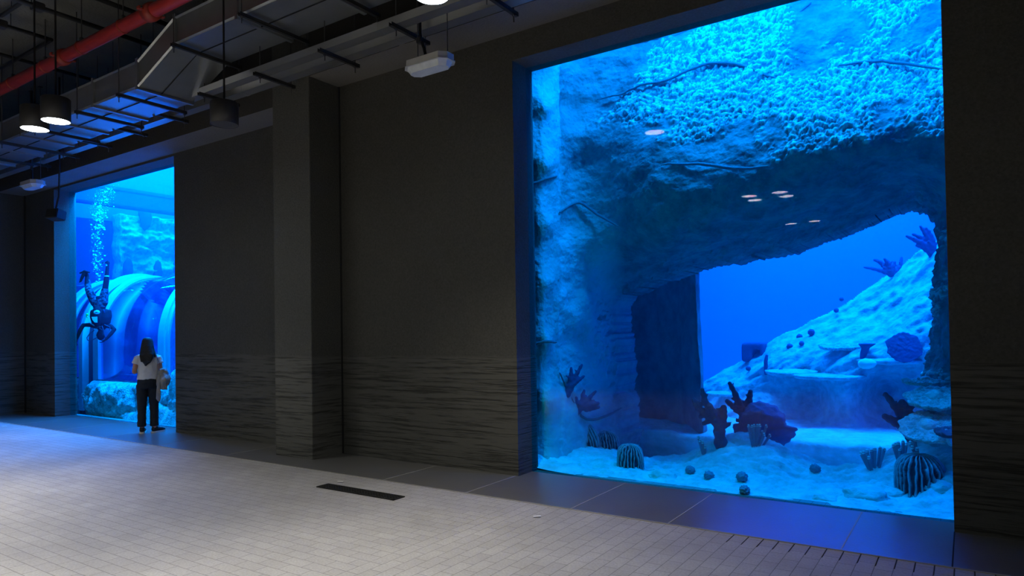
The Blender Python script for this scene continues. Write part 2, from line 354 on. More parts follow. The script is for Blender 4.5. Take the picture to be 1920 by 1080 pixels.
# red sprinkler pipe
YP, ZP = 4.46, 5.70
t = empty('sprinkler_pipe', (-9, YP, ZP), 'long red fire sprinkler pipe hanging under the ceiling at the upper left', 'pipe')
bm = NB(); tube(bm, [(-8.6, 0, 0), (12, 0, 0)], .082, 20, cap='flat'); obj('pipe', bm, M['red'], t, True)
for i, px in enumerate(((118, 98), (283, 8))):
    x = at(px[0], px[1], YP).x+9
    bm = NB(); lathe(bm, [(.083, -.09), (.105, -.085), (.108, -.03), (.112, -.025), (.112, .025), (.108, .03), (.105, .085), (.083, .09)], 20, True)
    bmesh.ops.rotate(bm, verts=bm.verts, cent=(0, 0, 0), matrix=Matrix.Rotation(PI/2, 3, 'Y')); bmesh.ops.translate(bm, verts=bm.verts, vec=(x, 0, 0))
    c = obj('coupling', bm, M['redworn'], t, True)
    for s in (-1, 1):
        bm = NB(); box(bm, x-.03, x+.03, *sorted((s*.105, s*.165)), -.02, .02, .005); obj('bolt_lug', bm, M['redworn'], c)
        bm = NB(); tube(bm, [(x-.05, s*.14, 0), (x+.05, s*.14, 0)], .011, 6); obj('bolt', bm, M['steel'], c)
for px in ((84, 122), (152, 84)):
    x = at(px[0], px[1], YP).x+9
    bm = NB(); lathe(bm, [(.0835, -.008), (.0845, -.006), (.0845, .006), (.0835, .008)], 20)
    bmesh.ops.rotate(bm, verts=bm.verts, cent=(0, 0, 0), matrix=Matrix.Rotation(PI/2, 3, 'Y')); bmesh.ops.translate(bm, verts=bm.verts, vec=(x, 0, 0))
    obj('marker_band', bm, M['band'], t, True)
for px in ((85, 103), (153, 70), (24, 150), (231, 60)):
    x = at(px[0], px[1], YP).x+9
    bm = NB(); lathe(bm, [(.084, -.015), (.092, -.013), (.092, .013), (.084, .015)], 20)
    bmesh.ops.rotate(bm, verts=bm.verts, cent=(0, 0, 0), matrix=Matrix.Rotation(PI/2, 3, 'Y')); bmesh.ops.translate(bm, verts=bm.verts, vec=(x, 0, 0))
    h = obj('clevis_ring', bm, M['redworn'], t, True)
    bm = NB(); tube(bm, [(x, 0, .088), (x, 0, .70)], .008, 6, cap='flat'); box(bm, x-.02, x+.02, -.02, .02, .085, .14); obj('hanger_rod', bm, M['rod'], h)
# conduits on the ceiling
def conduit(pts, r, label, boxes=()):
    p0 = Vector(pts[0]); t = empty('conduit', p0, label, 'conduit', 'dark conduits under the ceiling')
    bm = NB(); tube(bm, [Vector(p)-p0 for p in pts], r, 8, cap='flat'); obj('tube', bm, M['steel'], t, True)
    for b in boxes:
        q = Vector(b)-p0; bm = NB(); box(bm, q.x-.07, q.x+.07, q.y-.07, q.y+.07, q.z-.05, q.z+.05, .01); obj('junction_box', bm, M['steel'], t)
    for f in (.2, .5, .8):
        a = Vector(pts[0]).lerp(Vector(pts[1]), f)-p0; bm = NB(); tube(bm, [a, a+Vector((0, 0, .2))], .006, 6, cap='flat'); obj('drop_rod', bm, M['rod'], t)
conduit([(-10.42, 2.0, 6.2), (-10.42, 5.95, 6.2)], .035, 'dark conduit with a junction box, crossing under the ceiling behind the red pipe', [(-10.42, 4.05, 6.2)])
conduit([(-11.42, 2.0, 6.2), (-11.42, 4.62, 6.2), (-14.5, 4.62, 6.2)], .03, 'dark conduit that turns a corner at the upper left', [(-11.42, 3.97, 6.2)])
conduit([(-11.34, 3.95, 6.29), (-9.6, 3.95, 6.29)], .025, 'short thin conduit at the top left linking two junction boxes')
conduit([(-9.53, 2.0, 6.2), (-9.53, 6.0, 6.2)], .035, 'dark conduit crossing the ceiling nearest the bend of the duct')
conduit([(-7.05, 3.2, 6.1), (-7.05, 5.9, 6.1)], .03, 'dark conduit crossing above the duct, right of the duct\'s angled drop')
conduit([(-12.9, 2.0, 6.29), (-12.9, 5.95, 6.29)], .03, 'dark conduit crossing above the lower duct at the far left edge')

# pendant downlights
def pendant(x, y, z, label, lit=True, power=120, cone=108, r=.15, h=.27, spot=True, group='black pendant downlights'):
    t = empty('pendant_downlight', (x, y, z), label, 'pendant light', group)
    bm = NB(); lathe(bm, [(r-.008, .012), (r-.008, 0), (r, 0), (r, h-.01), (r-.012, h), (.02, h), (.0005, h)], 40); obj('housing', bm, M['black'], t, True)
    bm = NB(); lathe(bm, [(.0005, .004), (r-.009, .004)], 40); obj('lens', bm, M['lens'] if lit else M['lensoff'], t)
    bm = NB(); tube(bm, [(0, 0, h), (0, 0, 6.4-z)], .011, 8, cap='flat'); obj('stem', bm, M['cable'], t)
    bm = NB(); lathe(bm, [(.05, 6.37-z), (.05, 6.4-z)], 20, True); obj('ceiling_cup', bm, M['black'], t)
    if lit and spot:
        ld = bpy.data.lights.new('lamp_beam', 'SPOT'); ld.energy = power; ld.color = (1, .94, .82); ld.spot_size = math.radians(cone); ld.spot_blend = .95; ld.shadow_soft_size = .12
        lo = bpy.data.objects.new('lamp_beam', ld); COL.objects.link(lo); lo.parent = t; lo.location = (0, 0, -.01)
    return t
PW = 520
pendant(-9.25, 3.56, 4.2, 'left one of the pair of lit black cylinder pendant lights at the upper left', power=PW*.36)
pendant(-8.72, 3.57, 4.2, 'right one of the pair of lit black cylinder pendant lights at the upper left', power=PW*.36)
pendant(-3.73, 4.41, 4.55, 'lit pendant light cut off by the top edge, above the pale batten light', power=PW*1.25, cone=100)
pendant(-7.10, 4.66, 4.13, 'unlit black pendant light on a rod in front of the beam, left of the column', lit=False, r=.155, h=.26)
for x, y, a in ((-3.43, .42, 'left rear'), (-3.45, -.08, 'left front'), (-2.87, .43, 'right rear'), (-2.85, -.05, 'right front')):
    pendant(x, y, 4.2, f'lit pendant light mirrored in the large window, {a} of the group of four', power=PW*1.5, group='pendants mirrored in the large window')
for x, y, a in ((-3.55, -3.87, 'left'), (-3.0, -3.8, 'right')):
    pendant(x, y, 4.2, f'lit pendant light mirrored faintly in the large window, {a} of two', power=PW*.7, group='pendants mirrored in the large window')
for x, y, a in ((-9.25, 0, 'left'), (-8.72, 0, 'right')):  # lamps put in out of view for the light they throw on the floor
    pendant(x, y, 4.2, f'added pendant light behind the pair at the upper left, {a} of two out of frame', power=PW*3.4, group='pendants outside the frame')
for x, y, a in ((-14.0, 3.0, 'left'), (-13.5, 3.0, 'right')):
    pendant(x, y, 4.2, f'lit pendant light out of frame at the far left, {a} of two', power=PW*.6, group='pendants outside the frame')

# batten lights
def batten(x, y, z, label, L=.58, W=.25, H=.10):
    t = empty('batten_light', (x, y, z), label, 'batten light', 'pale batten lights'); l = L/2; w = W/2
    def oct(a, b, c): return [(-a, -b+c), (-a+c, -b), (a-c, -b), (a, -b+c), (a, b-c), (a-c, b), (-a+c, b), (-a, b-c)]
    bm = NB(); prism(bm, oct(l, w, .07), 'z', .035, H); obj('casing', bm, M['casing'], t)
    bm = NB(); prism(bm, oct(l+.01, w+.01, .07), 'z', .024, .035); obj('rim', bm, M['casing'], t)
    bm = NB(); A = oct(l-.01, w-.01, .07); B = oct(l-.045, w-.045, .055)
    va = [bm.verts.new((*p, .024)) for p in A]; vb = [bm.verts.new((*p, -.03)) for p in B]
    for i in range(8): bm.faces.new((va[i], va[(i+1) % 8], vb[(i+1) % 8], vb[i]))
    bm.faces.new(vb); bm.faces.new(va[::-1]); bmesh.ops.recalc_face_normals(bm, faces=bm.faces[:]); obj('diffuser', bm, M['diffuser'], t)
    for s in (-1, 1):
        bm = NB(); tube(bm, [(s*(l-.08), .05, H), (s*(l-.08), .05, 6.4-z)], .006, 6, cap='flat'); r = obj('rod', bm, M['rod'], t)
        bm = NB(); box(bm, s*(l-.08)-.03, s*(l-.08)+.03, .02, .08, 6.385-z, 6.4-z); obj('anchor_plate', bm, M['steel'], r)
    return t
b1 = batten(-4.75, 5.56, 4.53, 'pale rectangular batten light on rods left of the large window')
bm = NB(); tube(bm, [(-.08, .03, .1), (-.08, .03, .17), (-.11, .04, .26), (-.16, .05, .36), (-.175, .05, .45), (-.175, .05, 1.87)], .017, 8); obj('cable', bm, M['cable'], b1, True)
bm = NB(); box(bm, -.21, -.14, .015, .085, .33, .40, .01); obj('cable_gland', bm, M['black'], b1)
b2 = batten(-14.55, 5.56, 4.53, 'pale rectangular batten light at the far left above the left window')
bm = NB(); tube(bm, [(-.16, .05, .1), (-.165, .05, 1.87)], .02, 8); obj('cable', bm, M['cable'], b2, True)
# hanging speaker
p = at(105, 403, 5.61)
t = empty('hanging_speaker', p, 'small black box speaker hanging on a bent pole left of the left window', 'speaker')
bm = NB(); box(bm, -.13, .13, -.10, .10, -.09, .09, .012); o = obj('cabinet', bm, M['black'], t); o.rotation_euler = (math.radians(-12), 0, math.radians(20))
bm = NB(); box(bm, -.115, .115, -.106, -.099, -.075, .075, .004); g = obj('grille', bm, M['cable'], t); g.rotation_euler = o.rotation_euler
bm = NB(); tube(bm, [(-.02, 0, .08), (.05, 0, .22), (.12, .0, .32), (.16, 0, 1.2), (.16, 0, 6.4-p.z)], .017, 8); obj('pole', bm, M['cable'], t, True)
# ------------------------------------------------------------------ the aquarium
def rockmat(name, c1, c2, scale=6, bump=.5, pale_col=None):
    """grown: pale colour for coral crust and for rock painted as lit, where the mesh's growth attribute is set"""
    m = bpy.data.materials.new(name); m.use_nodes = True
    nt = m.node_tree; N = nt.nodes; L = nt.links; b = N['Principled BSDF']
    b.inputs['Roughness'].default_value = .9; b.inputs['Specular IOR Level'].default_value = .1
    g = N.new('ShaderNodeNewGeometry')
    n = N.new('ShaderNodeTexNoise'); n.inputs['Scale'].default_value = scale; n.inputs['Detail'].default_value = 8; n.inputs['Roughness'].default_value = .65; L.new(g.outputs['Position'], n.inputs['Vector'])
    r = N.new('ShaderNodeValToRGB'); r.color_ramp.elements[0].position = .35; r.color_ramp.elements[1].position = .62
    r.color_ramp.elements[0].color = (*c1, 1); r.color_ramp.elements[1].color = (*c2, 1); L.new(n.outputs[0], r.inputs[0]); L.new(r.outputs[0], b.inputs['Base Color'])
    if pale_col:
        at_ = N.new('ShaderNodeAttribute'); at_.attribute_name = 'paling'
        mg = N.new('ShaderNodeMix'); mg.data_type = 'RGBA'; L.new(at_.outputs['Fac'], mg.inputs[0]); L.new(r.outputs[0], mg.inputs[6]); mg.inputs[7].default_value = (*pale_col, 1); L.new(mg.outputs[2], b.inputs['Base Color'])
    n2 = N.new('ShaderNodeTexNoise'); n2.inputs['Scale'].default_value = scale*4; n2.inputs['Detail'].default_value = 6; L.new(g.outputs['Position'], n2.inputs['Vector'])
    bp = N.new('ShaderNodeBump'); bp.inputs['Strength'].default_value = bump; bp.inputs['Distance'].default_value = .05
    L.new(n2.outputs[0], bp.inputs['Height']); L.new(bp.outputs[0], b.inputs['Normal'])
    return m
M.update(
    rock=rockmat('reef_rock', (.42, .42, .42), (.72, .72, .70)),
    crust=rockmat('crusted_rock', (.36, .36, .36), (.80, .80, .78), 9, .6),
    root=mat('shaded_crease', (.17, .18, .19), .9, bump=(30, .5)), cave=rockmat('shaded_cave_rock', (.20, .20, .20), (.34, .34, .34), 4, .4),  # cave rock darkened in colour to stand in for shade
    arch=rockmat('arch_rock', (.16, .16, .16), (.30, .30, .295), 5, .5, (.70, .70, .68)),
    sand=rockmat('white_sand', (.58, .58, .56), (.84, .84, .82), 5, .55),
    reef=rockmat('low_reef', (.34, .34, .34), (.90, .90, .90), 9, .9),
    liner=mat('blue_tank_liner', (.10, .34, .80), .9, spec=.0),
    upper=mat('pale_tank_wall', (.12, .24, .48), .9, var=(.6, .25, (.08, .18, .40)), spec=0),
    tbeam=mat('tank_beam_paint', (.10, .16, .28), .9, spec=0),
    ring=mat('tunnel_frame_paint', (.62, .72, .84), .6),
    ringdark=mat('tunnel_gasket', (.05, .08, .16), .6),
    darkcoral=mat('dark_coral', (.07, .10, .16), .8, bump=(30, .5), var=(12, .2, (.05, .07, .12))),
    coral=mat('grey_coral', (.22, .26, .34), .8, bump=(25, .5)),
    ridge=rockmat('ridged_coral', (.03, .035, .05), (.07, .08, .10), 10, .4, (.42, .46, .50)),
    tip=mat('pale_coral_tip', (.85, .95, .90), .7),
    table=rockmat('table_coral', (.40, .42, .42), (.9, .9, .88), 14, .9),
    sponge=mat('sponge', (.03, .09, .20), .9, bump=(20, .5)),
    pale=mat('pale_coral', (.85, .9, .7), .7, bump=(20, .3)),
    bubble=mat('air_bubble', (.95, .97, 1), .12, spec=1.0),
)
def solve_rbf(P, V, lin=True):
    P = np.array(P, float); V = np.array(V, float); n = len(P)
    d = np.linalg.norm(P[:, None]-P[None], axis=2)
    K = np.where(d > 0, d**2*np.log(d+1e-9), 0)+np.eye(n)*.02
    A = np.zeros((n+3, n+3)); A[:n, :n] = K; A[:n, n] = 1; A[n, :n] = 1; A[:n, n+1:] = P; A[n+1:, :n] = P.T
    w = np.linalg.solve(A, np.concatenate([V, np.zeros(3)]))
    def f(Q):
        Q = np.array(Q, float); d = np.linalg.norm(Q[:, None]-P[None], axis=2)
        return np.where(d > 0, d**2*np.log(d+1e-9), 0) @ w[:n]+w[n]+Q @ w[n+1:]
    return f
def inside(poly, x, y):
    c = np.zeros(x.shape, bool); n = len(poly); j = n-1
    for i in range(n):
        xi, yi = poly[i]; xj, yj = poly[j]
        c ^= ((yi > y) != (yj > y)) & (x < (xj-xi)*(y-yi)/(yj-yi+1e-12)+xi); j = i
    return c
def polydist(poly, x, y, closed=True):
    d = np.full(x.shape, 1e9); n = len(poly)
    for i in range(n if closed else n-1):
        ax, ay = poly[i]; bx, by = poly[(i+1) % n]; L2 = (bx-ax)**2+(by-ay)**2+1e-12
        t = np.clip(((x-ax)*(bx-ax)+(y-ay)*(by-ay))/L2, 0, 1); d = np.minimum(d, np.hypot(x-ax-t*(bx-ax), y-ay-t*(by-ay)))
    return d
def frac(p, s, oct=4, H=.9): return noise.fractal(Vector((p[0]*s, p[1]*s, p[2]*s)), H, 2.1, oct)
def turb(p, s, oct=4): return noise.turbulence(Vector((p[0]*s, p[1]*s, p[2]*s)), oct, False)
def smooth01(t): t = np.clip(t, 0, 1); return t*t*(3-2*t)
def cellbump(p, s):
    """rounded lumps: 1 at a cell centre falling to 0 at its edge"""
    d, _ = noise.voronoi(Vector((p[0]*s, p[1]*s, p[2]*s)), distance_metric='DISTANCE', exponent=2.5)
    return max(0, 1-d[0]*1.45)
def sheet(name, U, V, keep, pos, mat, parent=None, thick=0, thick_dir=(0, 1, 0), attr=None):
    """grid surface; keep is a mask over the vertices, pos(i, j) -> Vector"""
    bm = NB(); idx = {}; lay = bm.verts.layers.float.new(attr) if attr else None
    nu, nv = len(U), len(V)
    for i in range(nu):
        for j in range(nv):
            if keep[i, j]:
                q = pos(i, j)
                if attr: idx[i, j] = bm.verts.new(q[0]); idx[i, j][lay] = q[1]
                else: idx[i, j] = bm.verts.new(q)
    for i in range(nu-1):
        for j in range(nv-1):
            q = [idx.get(k) for k in ((i, j), (i+1, j), (i+1, j+1), (i, j+1))]
            if all(q): bm.faces.new(q)
    bmesh.ops.delete(bm, geom=[v for v in bm.verts if not v.link_faces], context='VERTS')
    if thick:
        es = [e for e in bm.edges if e.is_boundary]
        r = bmesh.ops.extrude_edge_only(bm, edges=es)
        vs = [g for g in r['geom'] if isinstance(g, bmesh.types.BMVert)]
        bmesh.ops.translate(bm, verts=vs, vec=Vector(thick_dir)*thick)
    bmesh.ops.recalc_face_normals(bm, faces=bm.faces[:])
    return obj(name, bm, mat, parent, True)

# shell of the tank
X0, X1, Y1, Z1 = -31.0, 3.4, 17.5, 9.0
bm = NB(); box(bm, X0-.3, X1+.3, Y1, Y1+.3, -1, Z1); obj('wall_tank_back', bm, M['liner'], kind='structure')
bm = NB(); box(bm, X0-.3, X0, 7.02, Y1, -1, Z1); obj('wall_tank_west', bm, M['liner'], kind='structure')
bm = NB(); box(bm, X1, X1+.3, 7.02, Y1, -1, Z1); obj('wall_tank_east', bm, M['liner'], kind='structure')
bm = NB(); box(bm, X0-.3, X1+.3, 7.02, Y1+.3, -1.3, -1); obj('floor_tank', bm, M['liner'], kind='structure')
bm = NB(); box(bm, X0-.3, X1+.3, 6.72, Y1+.3, Z1, Z1+.3); obj('ceiling_tank', bm, M['liner'], kind='structure')
bm = NB(); box(bm, X0-.3, X1+.3, 6.72, 7.02, 6.75, Z1); obj('wall_tank_front', bm, M['liner'], kind='structure')

# ---- the big rock with the arch
YE = 9.2
OPEN_PX = [(1172, 960), (1170, 852), (1160, 760), (1153, 640), (1149, 575), (1158, 556), (1180, 544), (1230, 521), (1285, 503), (1330, 492), (1372, 490), (1400, 481), (1450, 475), (1478, 470), (1530, 447), (1570, 434), (1600, 420), (1650, 399), (1690, 385), (1712, 381), (1728, 387), (1738, 403), (1752, 420), (1756, 450), (1752, 500), (1749, 560), (1738, 640), (1733, 740), (1733, 960)]
ctl = [  # bearing (as photo position) and distance of the rock's face there
    (1200, 100, 8.15), (1200, 300, 7.85), (1190, 420, 7.95), (1110, 100, 8.05), (1110, 250, 7.95), (1110, 450, 8.1), (1105, 600, 8.35), (1105, 750, 8.4), (1110, 860, 8.2),
    (1300, 80, 8.3), (1300, 250, 7.85), (1300, 400, 7.85), (1420, 40, 8.35), (1420, 200, 8.0), (1420, 340, 7.8), (1520, 20, 8.5), (1520, 180, 8.05), (1510, 300, 7.72),
    (1640, 20, 8.6), (1640, 160, 8.1), (1640, 290, 7.75), (1760, 20, 8.6), (1760, 150, 8.1), (1765, 262, 7.75), (1860, 150, 8.0), (1860, 20, 8.5),
    (1775, 330, 8.05), (1778, 450, 8.4), (1778, 600, 8.6), (1778, 800, 8.7), (1860, 300, 7.7), (1860, 600, 8.0), (1860, 850, 8.0), (1200, -150, 8.9), (1500, -150, 9.2), (1760, -150, 9.3), (1000, -150, 7.6),
    (1250, 470, 8.3), (1330, 455, 8.35), (1450, 420, 8.3), (1600, 360, 8.25), (1700, 325, 8.15)]
for y in (-20, 90, 200, 310, 420, 530, 640, 750, 860, 930):
    k = .25*max(0, (y-700)/230)
    ctl += [(955, y, 7.24), (990, y, 7.22), (1012, y, 7.22), (1034, y, 7.28), (1048, y, 7.66-k), (1060, y, 7.9-k)]
ctl += [(x, y, YE) for x, y in OPEN_PX[1:-1]]
fD = solve_rbf([(c[0]/100, c[1]/100) for c in ctl], [c[2] for c in ctl])
nu, nv = 540, 620
U = np.linspace(950, 1875, nu); V = np.linspace(960, -150, nv)
UU, VV = np.meshgrid(U, V, indexing='ij')
base = np.clip(fD(np.stack([UU.ravel()/100, VV.ravel()/100], 1)).reshape(nu, nv), 7.1, 9.4)
dist = polydist(OPEN_PX, UU, VV)/100*.7
keep = ~inside(OPEN_PX, UU, VV)
r_ = np.array(cF)[None, None]+np.array(cR)[None, None]*((UU-CX)/FPX)[..., None]-np.array(cU)[None, None]*((VV-CY)/FPX)[..., None]
PB = np.array(CAM)[None, None]+r_*(base/r_[..., 1])[..., None]
NRM = np.cross(np.gradient(PB, axis=1), np.gradient(PB, axis=0)); NRM /= np.linalg.norm(NRM, axis=2)[..., None]+1e-12
if NRM[nu//2, nv-10, 1] > 0: NRM = -NRM
PILX = 1043
def arch_pos(i, j):
    x, y, z = PB[i, j]; n = Vector(NRM[i, j]); p = (x, y, z)
    e = min(1, dist[i, j]/.45)
    h = frac(p, .9, 3)*.09+frac((x, y, z*1.5), 3.2, 5)*.028
    up = n.z; right = (x+4.2)/4.2; gr = 0; lump = 0
    if UU[i, j] < PILX+8:                      # ribbed pillar by the glass
        h = .35*h+.022*frac((x*5, y*5, z*.7), 1.3, 4)+.012*frac((x, y, z*.8), 7, 4)
    else:
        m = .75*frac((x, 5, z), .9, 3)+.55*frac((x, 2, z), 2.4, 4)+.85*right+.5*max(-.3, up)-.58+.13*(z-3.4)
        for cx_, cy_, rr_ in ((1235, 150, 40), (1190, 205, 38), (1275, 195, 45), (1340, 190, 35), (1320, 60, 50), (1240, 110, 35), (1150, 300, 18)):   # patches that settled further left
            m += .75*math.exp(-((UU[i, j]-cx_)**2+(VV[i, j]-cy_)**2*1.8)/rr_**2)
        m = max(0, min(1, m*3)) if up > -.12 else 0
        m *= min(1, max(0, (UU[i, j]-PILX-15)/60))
        if m > .01:
            u = x*.93+z*.36; v = z*.93-x*.36           # shelves climb to the right
            wx = .05*frac(p, 4, 2)
            c1 = cellbump((u*12, y*7, (v+wx)*27), 1.0); c2 = cellbump((u*26, y*16, (v+wx)*54), 1.0)
            c = max(c1, .75*c2); lump = m*(.045*c1+.022*c2+.012*turb(p, 22, 2))+.03*m*frac(p, 2.2, 3)
            gr = max(0, min(1, (c*(.5+.7*m)-.34)*5))*min(1, m*1.6)  # crust pale on lump tops only; the dark gaps paint in shade
    h = h*(.3+.7*e)
    q = Vector(p)+n*(h+lump)+Vector((0, 0, lump*.45))
    g = (1-e)*(.05*frac(p, 5, 4)+.03*frac(p, 14, 3))
    q.x += g; q.z += g*.8
    if q.y < 7.06: q.y = 7.06
    if UU[i, j] < PILX+8: gr = .55
    elif UU[i, j] < 1170 and dist[i, j] > 0: gr = max(gr, .75*max(0, min(1, (1175-UU[i, j])/50))*max(.15, min(1, (VV[i, j]-250)/250)))  # side wall paled so that it reads as lit beside the cave
    return q, gr
rock = sheet('rock_arch', U, V, keep, arch_pos, M['arch'], thick=.7, attr='paling')
tag(rock, 'huge overhanging rock wall with an arched opening, filling the large window', 'rock')
def on_rock(px, py, off=0.0):
    Y = float(np.clip(fD([(px/100, py/100)])[0], 7.1, 9.4)); d = ray(px, py)
    return CAM+d*((Y-off)/d.y)
# thin dark tubes standing in for shaded cracks and creases in the rock
for k, pts in enumerate((((1120, 185), (1160, 178), (1200, 160), (1250, 150), (1300, 128), (1340, 118), (1390, 122), (1430, 138), (1470, 152), (1500, 158)),
                         ((990, 350), (1010, 340), (1044, 331)), ((1050, 398), (1085, 380), (1120, 402), (1160, 425)),
                         ((1180, 76), (1230, 72), (1265, 66), (1310, 46)), ((1460, 70), (1480, 40), (1520, 5)), ((1240, 310), (1310, 306), (1370, 316), (1440, 312)),
                         ((1050, 700), (1090, 780), (1130, 782), (1165, 765)), ((992, 648), (1020, 640), (1043, 642)), ((1575, 122), (1640, 115), (1700, 120), (1765, 130)))):
    pts = [pts[0]]+list(pts)+[pts[-1]]; fine = []
    for i in range(1, len(pts)-2):
        for f in (0, .25, .5, .75):   # smooth curve through the points
            fine.append([.5*(2*b_+(c_-a_)*f+(2*a_-5*b_+4*c_-d_)*f*f+(3*b_-a_-3*c_+d_)*f**3) for a_, b_, c_, d_ in zip(pts[i-1], pts[i], pts[i+1], pts[i+2])])
    fine.append(pts[-1])
    q = [on_rock(x, y+2.2*frac((x*.03, k, 0), 1.5, 3), .035) for x, y in fine]
    bm = NB(); tube(bm, q, [.008+.012*math.sin(PI*(i+.5)/len(q)) for i in range(len(q))], 7); obj('root', bm, M['root'], rock, True)

# ---- dark cave mass with its pillar, behind the arch
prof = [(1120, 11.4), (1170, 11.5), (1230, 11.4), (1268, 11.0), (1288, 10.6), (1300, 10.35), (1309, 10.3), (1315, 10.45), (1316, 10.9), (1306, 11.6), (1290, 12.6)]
pp = [at(x, 650, y) for x, y in prof]
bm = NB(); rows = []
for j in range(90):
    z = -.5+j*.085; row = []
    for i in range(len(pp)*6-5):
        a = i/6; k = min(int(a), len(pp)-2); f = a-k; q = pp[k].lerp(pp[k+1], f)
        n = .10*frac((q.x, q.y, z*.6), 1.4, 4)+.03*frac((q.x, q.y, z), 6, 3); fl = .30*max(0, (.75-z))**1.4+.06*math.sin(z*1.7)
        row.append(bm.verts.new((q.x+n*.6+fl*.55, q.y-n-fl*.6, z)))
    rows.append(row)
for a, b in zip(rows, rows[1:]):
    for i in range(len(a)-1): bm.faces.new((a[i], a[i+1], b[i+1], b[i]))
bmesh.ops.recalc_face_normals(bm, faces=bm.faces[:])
tag(obj('rock_pillar', bm, M['cave'], smooth=True), 'shaded rock mass with a rounded pillar edge behind the left side of the arch', 'rock')
# unseen slab added behind the arch to keep the cave dark
bm = NB()
for i in range(2):
    pass
rows = []
for i in range(40):
    x = -6.4+i*.112; row = []
    for j in range(20):
        y = 9.5+j*.13; z = 3.25+.20*(x+3.2)*.4+.12*frac((x, y, 3), 1.2, 4)+.05*j*.13
        row.append(bm.verts.new((x, y, z)))
    rows.append(row)
for a, b in zip(rows, rows[1:]):
    for i in range(len(a)-1): bm.faces.new((a[i], a[i+1], b[i+1], b[i]))
r = bmesh.ops.extrude_face_region(bm, geom=bm.faces[:]); bmesh.ops.translate(bm, verts=[v for v in r['geom'] if isinstance(v, bmesh.types.BMVert)], vec=(0, 0, .5))
bmesh.ops.recalc_face_normals(bm, faces=bm.faces[:])
CUT = -2.95
bmesh.ops.delete(bm, geom=[v for v in bm.verts if v.co.x > CUT and v.co.y > 9.2+2.2*(CUT+.9-v.co.x)], context='VERTS')
tag(obj('cave_shade_slab', bm, M['rock'], smooth=True), 'added slab shading the cave behind the arch', 'rock')

# ---- sloping reef behind the arch on the right
ctl = [(1300, 740, 13.4), (1320, 722, 13.4), (1360, 690, 13.4), (1420, 655, 13.5), (1480, 625, 13.6), (1540, 590, 13.7), (1600, 555, 13.8), (1640, 520, 13.9), (1690, 495, 13.6), (1745, 460, 13.2), (1800, 420, 13.0),
       (1330, 760, 13.0), (1350, 790, 12.3), (1440, 795, 12.0), (1560, 800, 11.8), (1690, 795, 11.8), (1780, 780, 11.6),
       (1400, 715, 12.7), (1470, 690, 12.35), (1540, 690, 12.2), (1500, 655, 12.75), (1600, 640, 12.5), (1660, 600, 12.7), (1700, 560, 12.7), (1740, 520, 12.7), (1660, 655, 12.2), (1700, 640, 11.9), (1640, 690, 12.0), (1590, 720, 11.85),
       (1450, 735, 12.75), (1535, 735, 12.7), (1655, 725, 12.75), (1690, 740, 12.6), (1460, 765, 12.5), (1540, 770, 12.5), (1655, 770, 12.5), (1595, 765, 11.95), (1745, 640, 11.9), (1780, 560, 12.2), (1800, 700, 11.6), (1200, 820, 13.0), (1880, 500, 12.4), (1880, 780, 11.4)]
cp2 = [at(*c) for c in ctl]
fS = solve_rbf([(p.x, p.z) for p in cp2], [p.y for p in cp2])
sil = [(1240, 860), (1300, 738), (1320, 722), (1360, 692), (1420, 655), (1480, 626), (1540, 591), (1600, 556), (1640, 521), (1690, 494), (1745, 461), (1850, 410), (1950, 420), (1950, 860)]
SIL = [(at(x, y, 13.6).x, at(x, y, 13.6).z) for x, y in sil]
U2 = np.linspace(-6.0, 1.2, 260); V2 = np.linspace(-.3, 4.2, 200)
A2, B2 = np.meshgrid(U2, V2, indexing='ij'); b2_ = fS(np.stack([A2.ravel(), B2.ravel()], 1)).reshape(A2.shape)
keep2 = inside(SIL, A2, B2)
def slope_pos(i, j):
    x, z, y = U2[i], V2[j], min(14.6, max(11.2, b2_[i, j])); p = (x, y, z)
    n = .13*frac((x, y, z*1.5-.5*x), 1.2, 4)+.05*frac((x, y, z*2-1.2*x), 4, 4)+.04*cellbump((x, y, z), 5)
    return Vector((x, y-n, z+.3*n))
slope = sheet('reef_slope', U2, V2, keep2, slope_pos, M['rock'], thick=1.2)
tag(slope, 'pale rocky reef slope rising to the right beyond the arch', 'rock')
def on_slope(px, py, off=0.0):
    d = ray(px, py); Y = 11.0
    for k in range(240):
        p = CAM+d*(Y/d.y)
        if fS([(p.x, p.z)])[0]-.05 <= Y: break
        Y += .015
    return CAM+d*((Y-off)/d.y)

# ---- sand
ctl = [(1000, 884, 6.95), (1100, 899, 6.95), (1200, 911, 6.95), (1300, 923, 6.95), (1400, 936, 6.95), (1500, 948, 6.95), (1600, 960, 6.95), (1700, 972, 6.95), (1790, 984, 6.95), (1900, 998, 6.95)]
sp = [Vector((at(*c).x, at(*c).y, at(*c).z+.02)) for c in ctl]
ctl = [(1010, 850, 7.25), (1050, 852, 7.6), (1100, 846, 7.9), (1150, 858, 7.9), (1200, 884, 7.6), (1240, 872, 8.2), (1280, 868, 8.3), (1330, 833, 8.9), (1394, 822, 9.0), (1450, 840, 9.0), (1520, 868, 8.8), (1600, 884, 8.7), (1660, 868, 8.9), (1720, 853, 8.9), (1790, 800, 8.8), (1790, 900, 7.6), (1400, 880, 7.8), (1520, 900, 7.8), (1600, 925, 7.5), (1720, 930, 7.5), (1220, 905, 7.1), (1650, 905, 7.9)]
sp += [at(*c) for c in ctl]
for x in (-6, -5, -4, -3.3, -2.9, -2.2, -1.6, -1, -.4, .3, 1.2):
    sp += [Vector((x, 9.6, -.42)), Vector((x, 10.2, -.5)), Vector((x, 11.5, -.6))]
for x in (-2.0, -1.7, -1.4, -1.1, -.8): sp += [Vector((x, 9.15, -.30))]
for x in (-6.3, -5.2): sp += [Vector((x, 7, .1)), Vector((x, 8, .1)), Vector((x, 9, .1))]
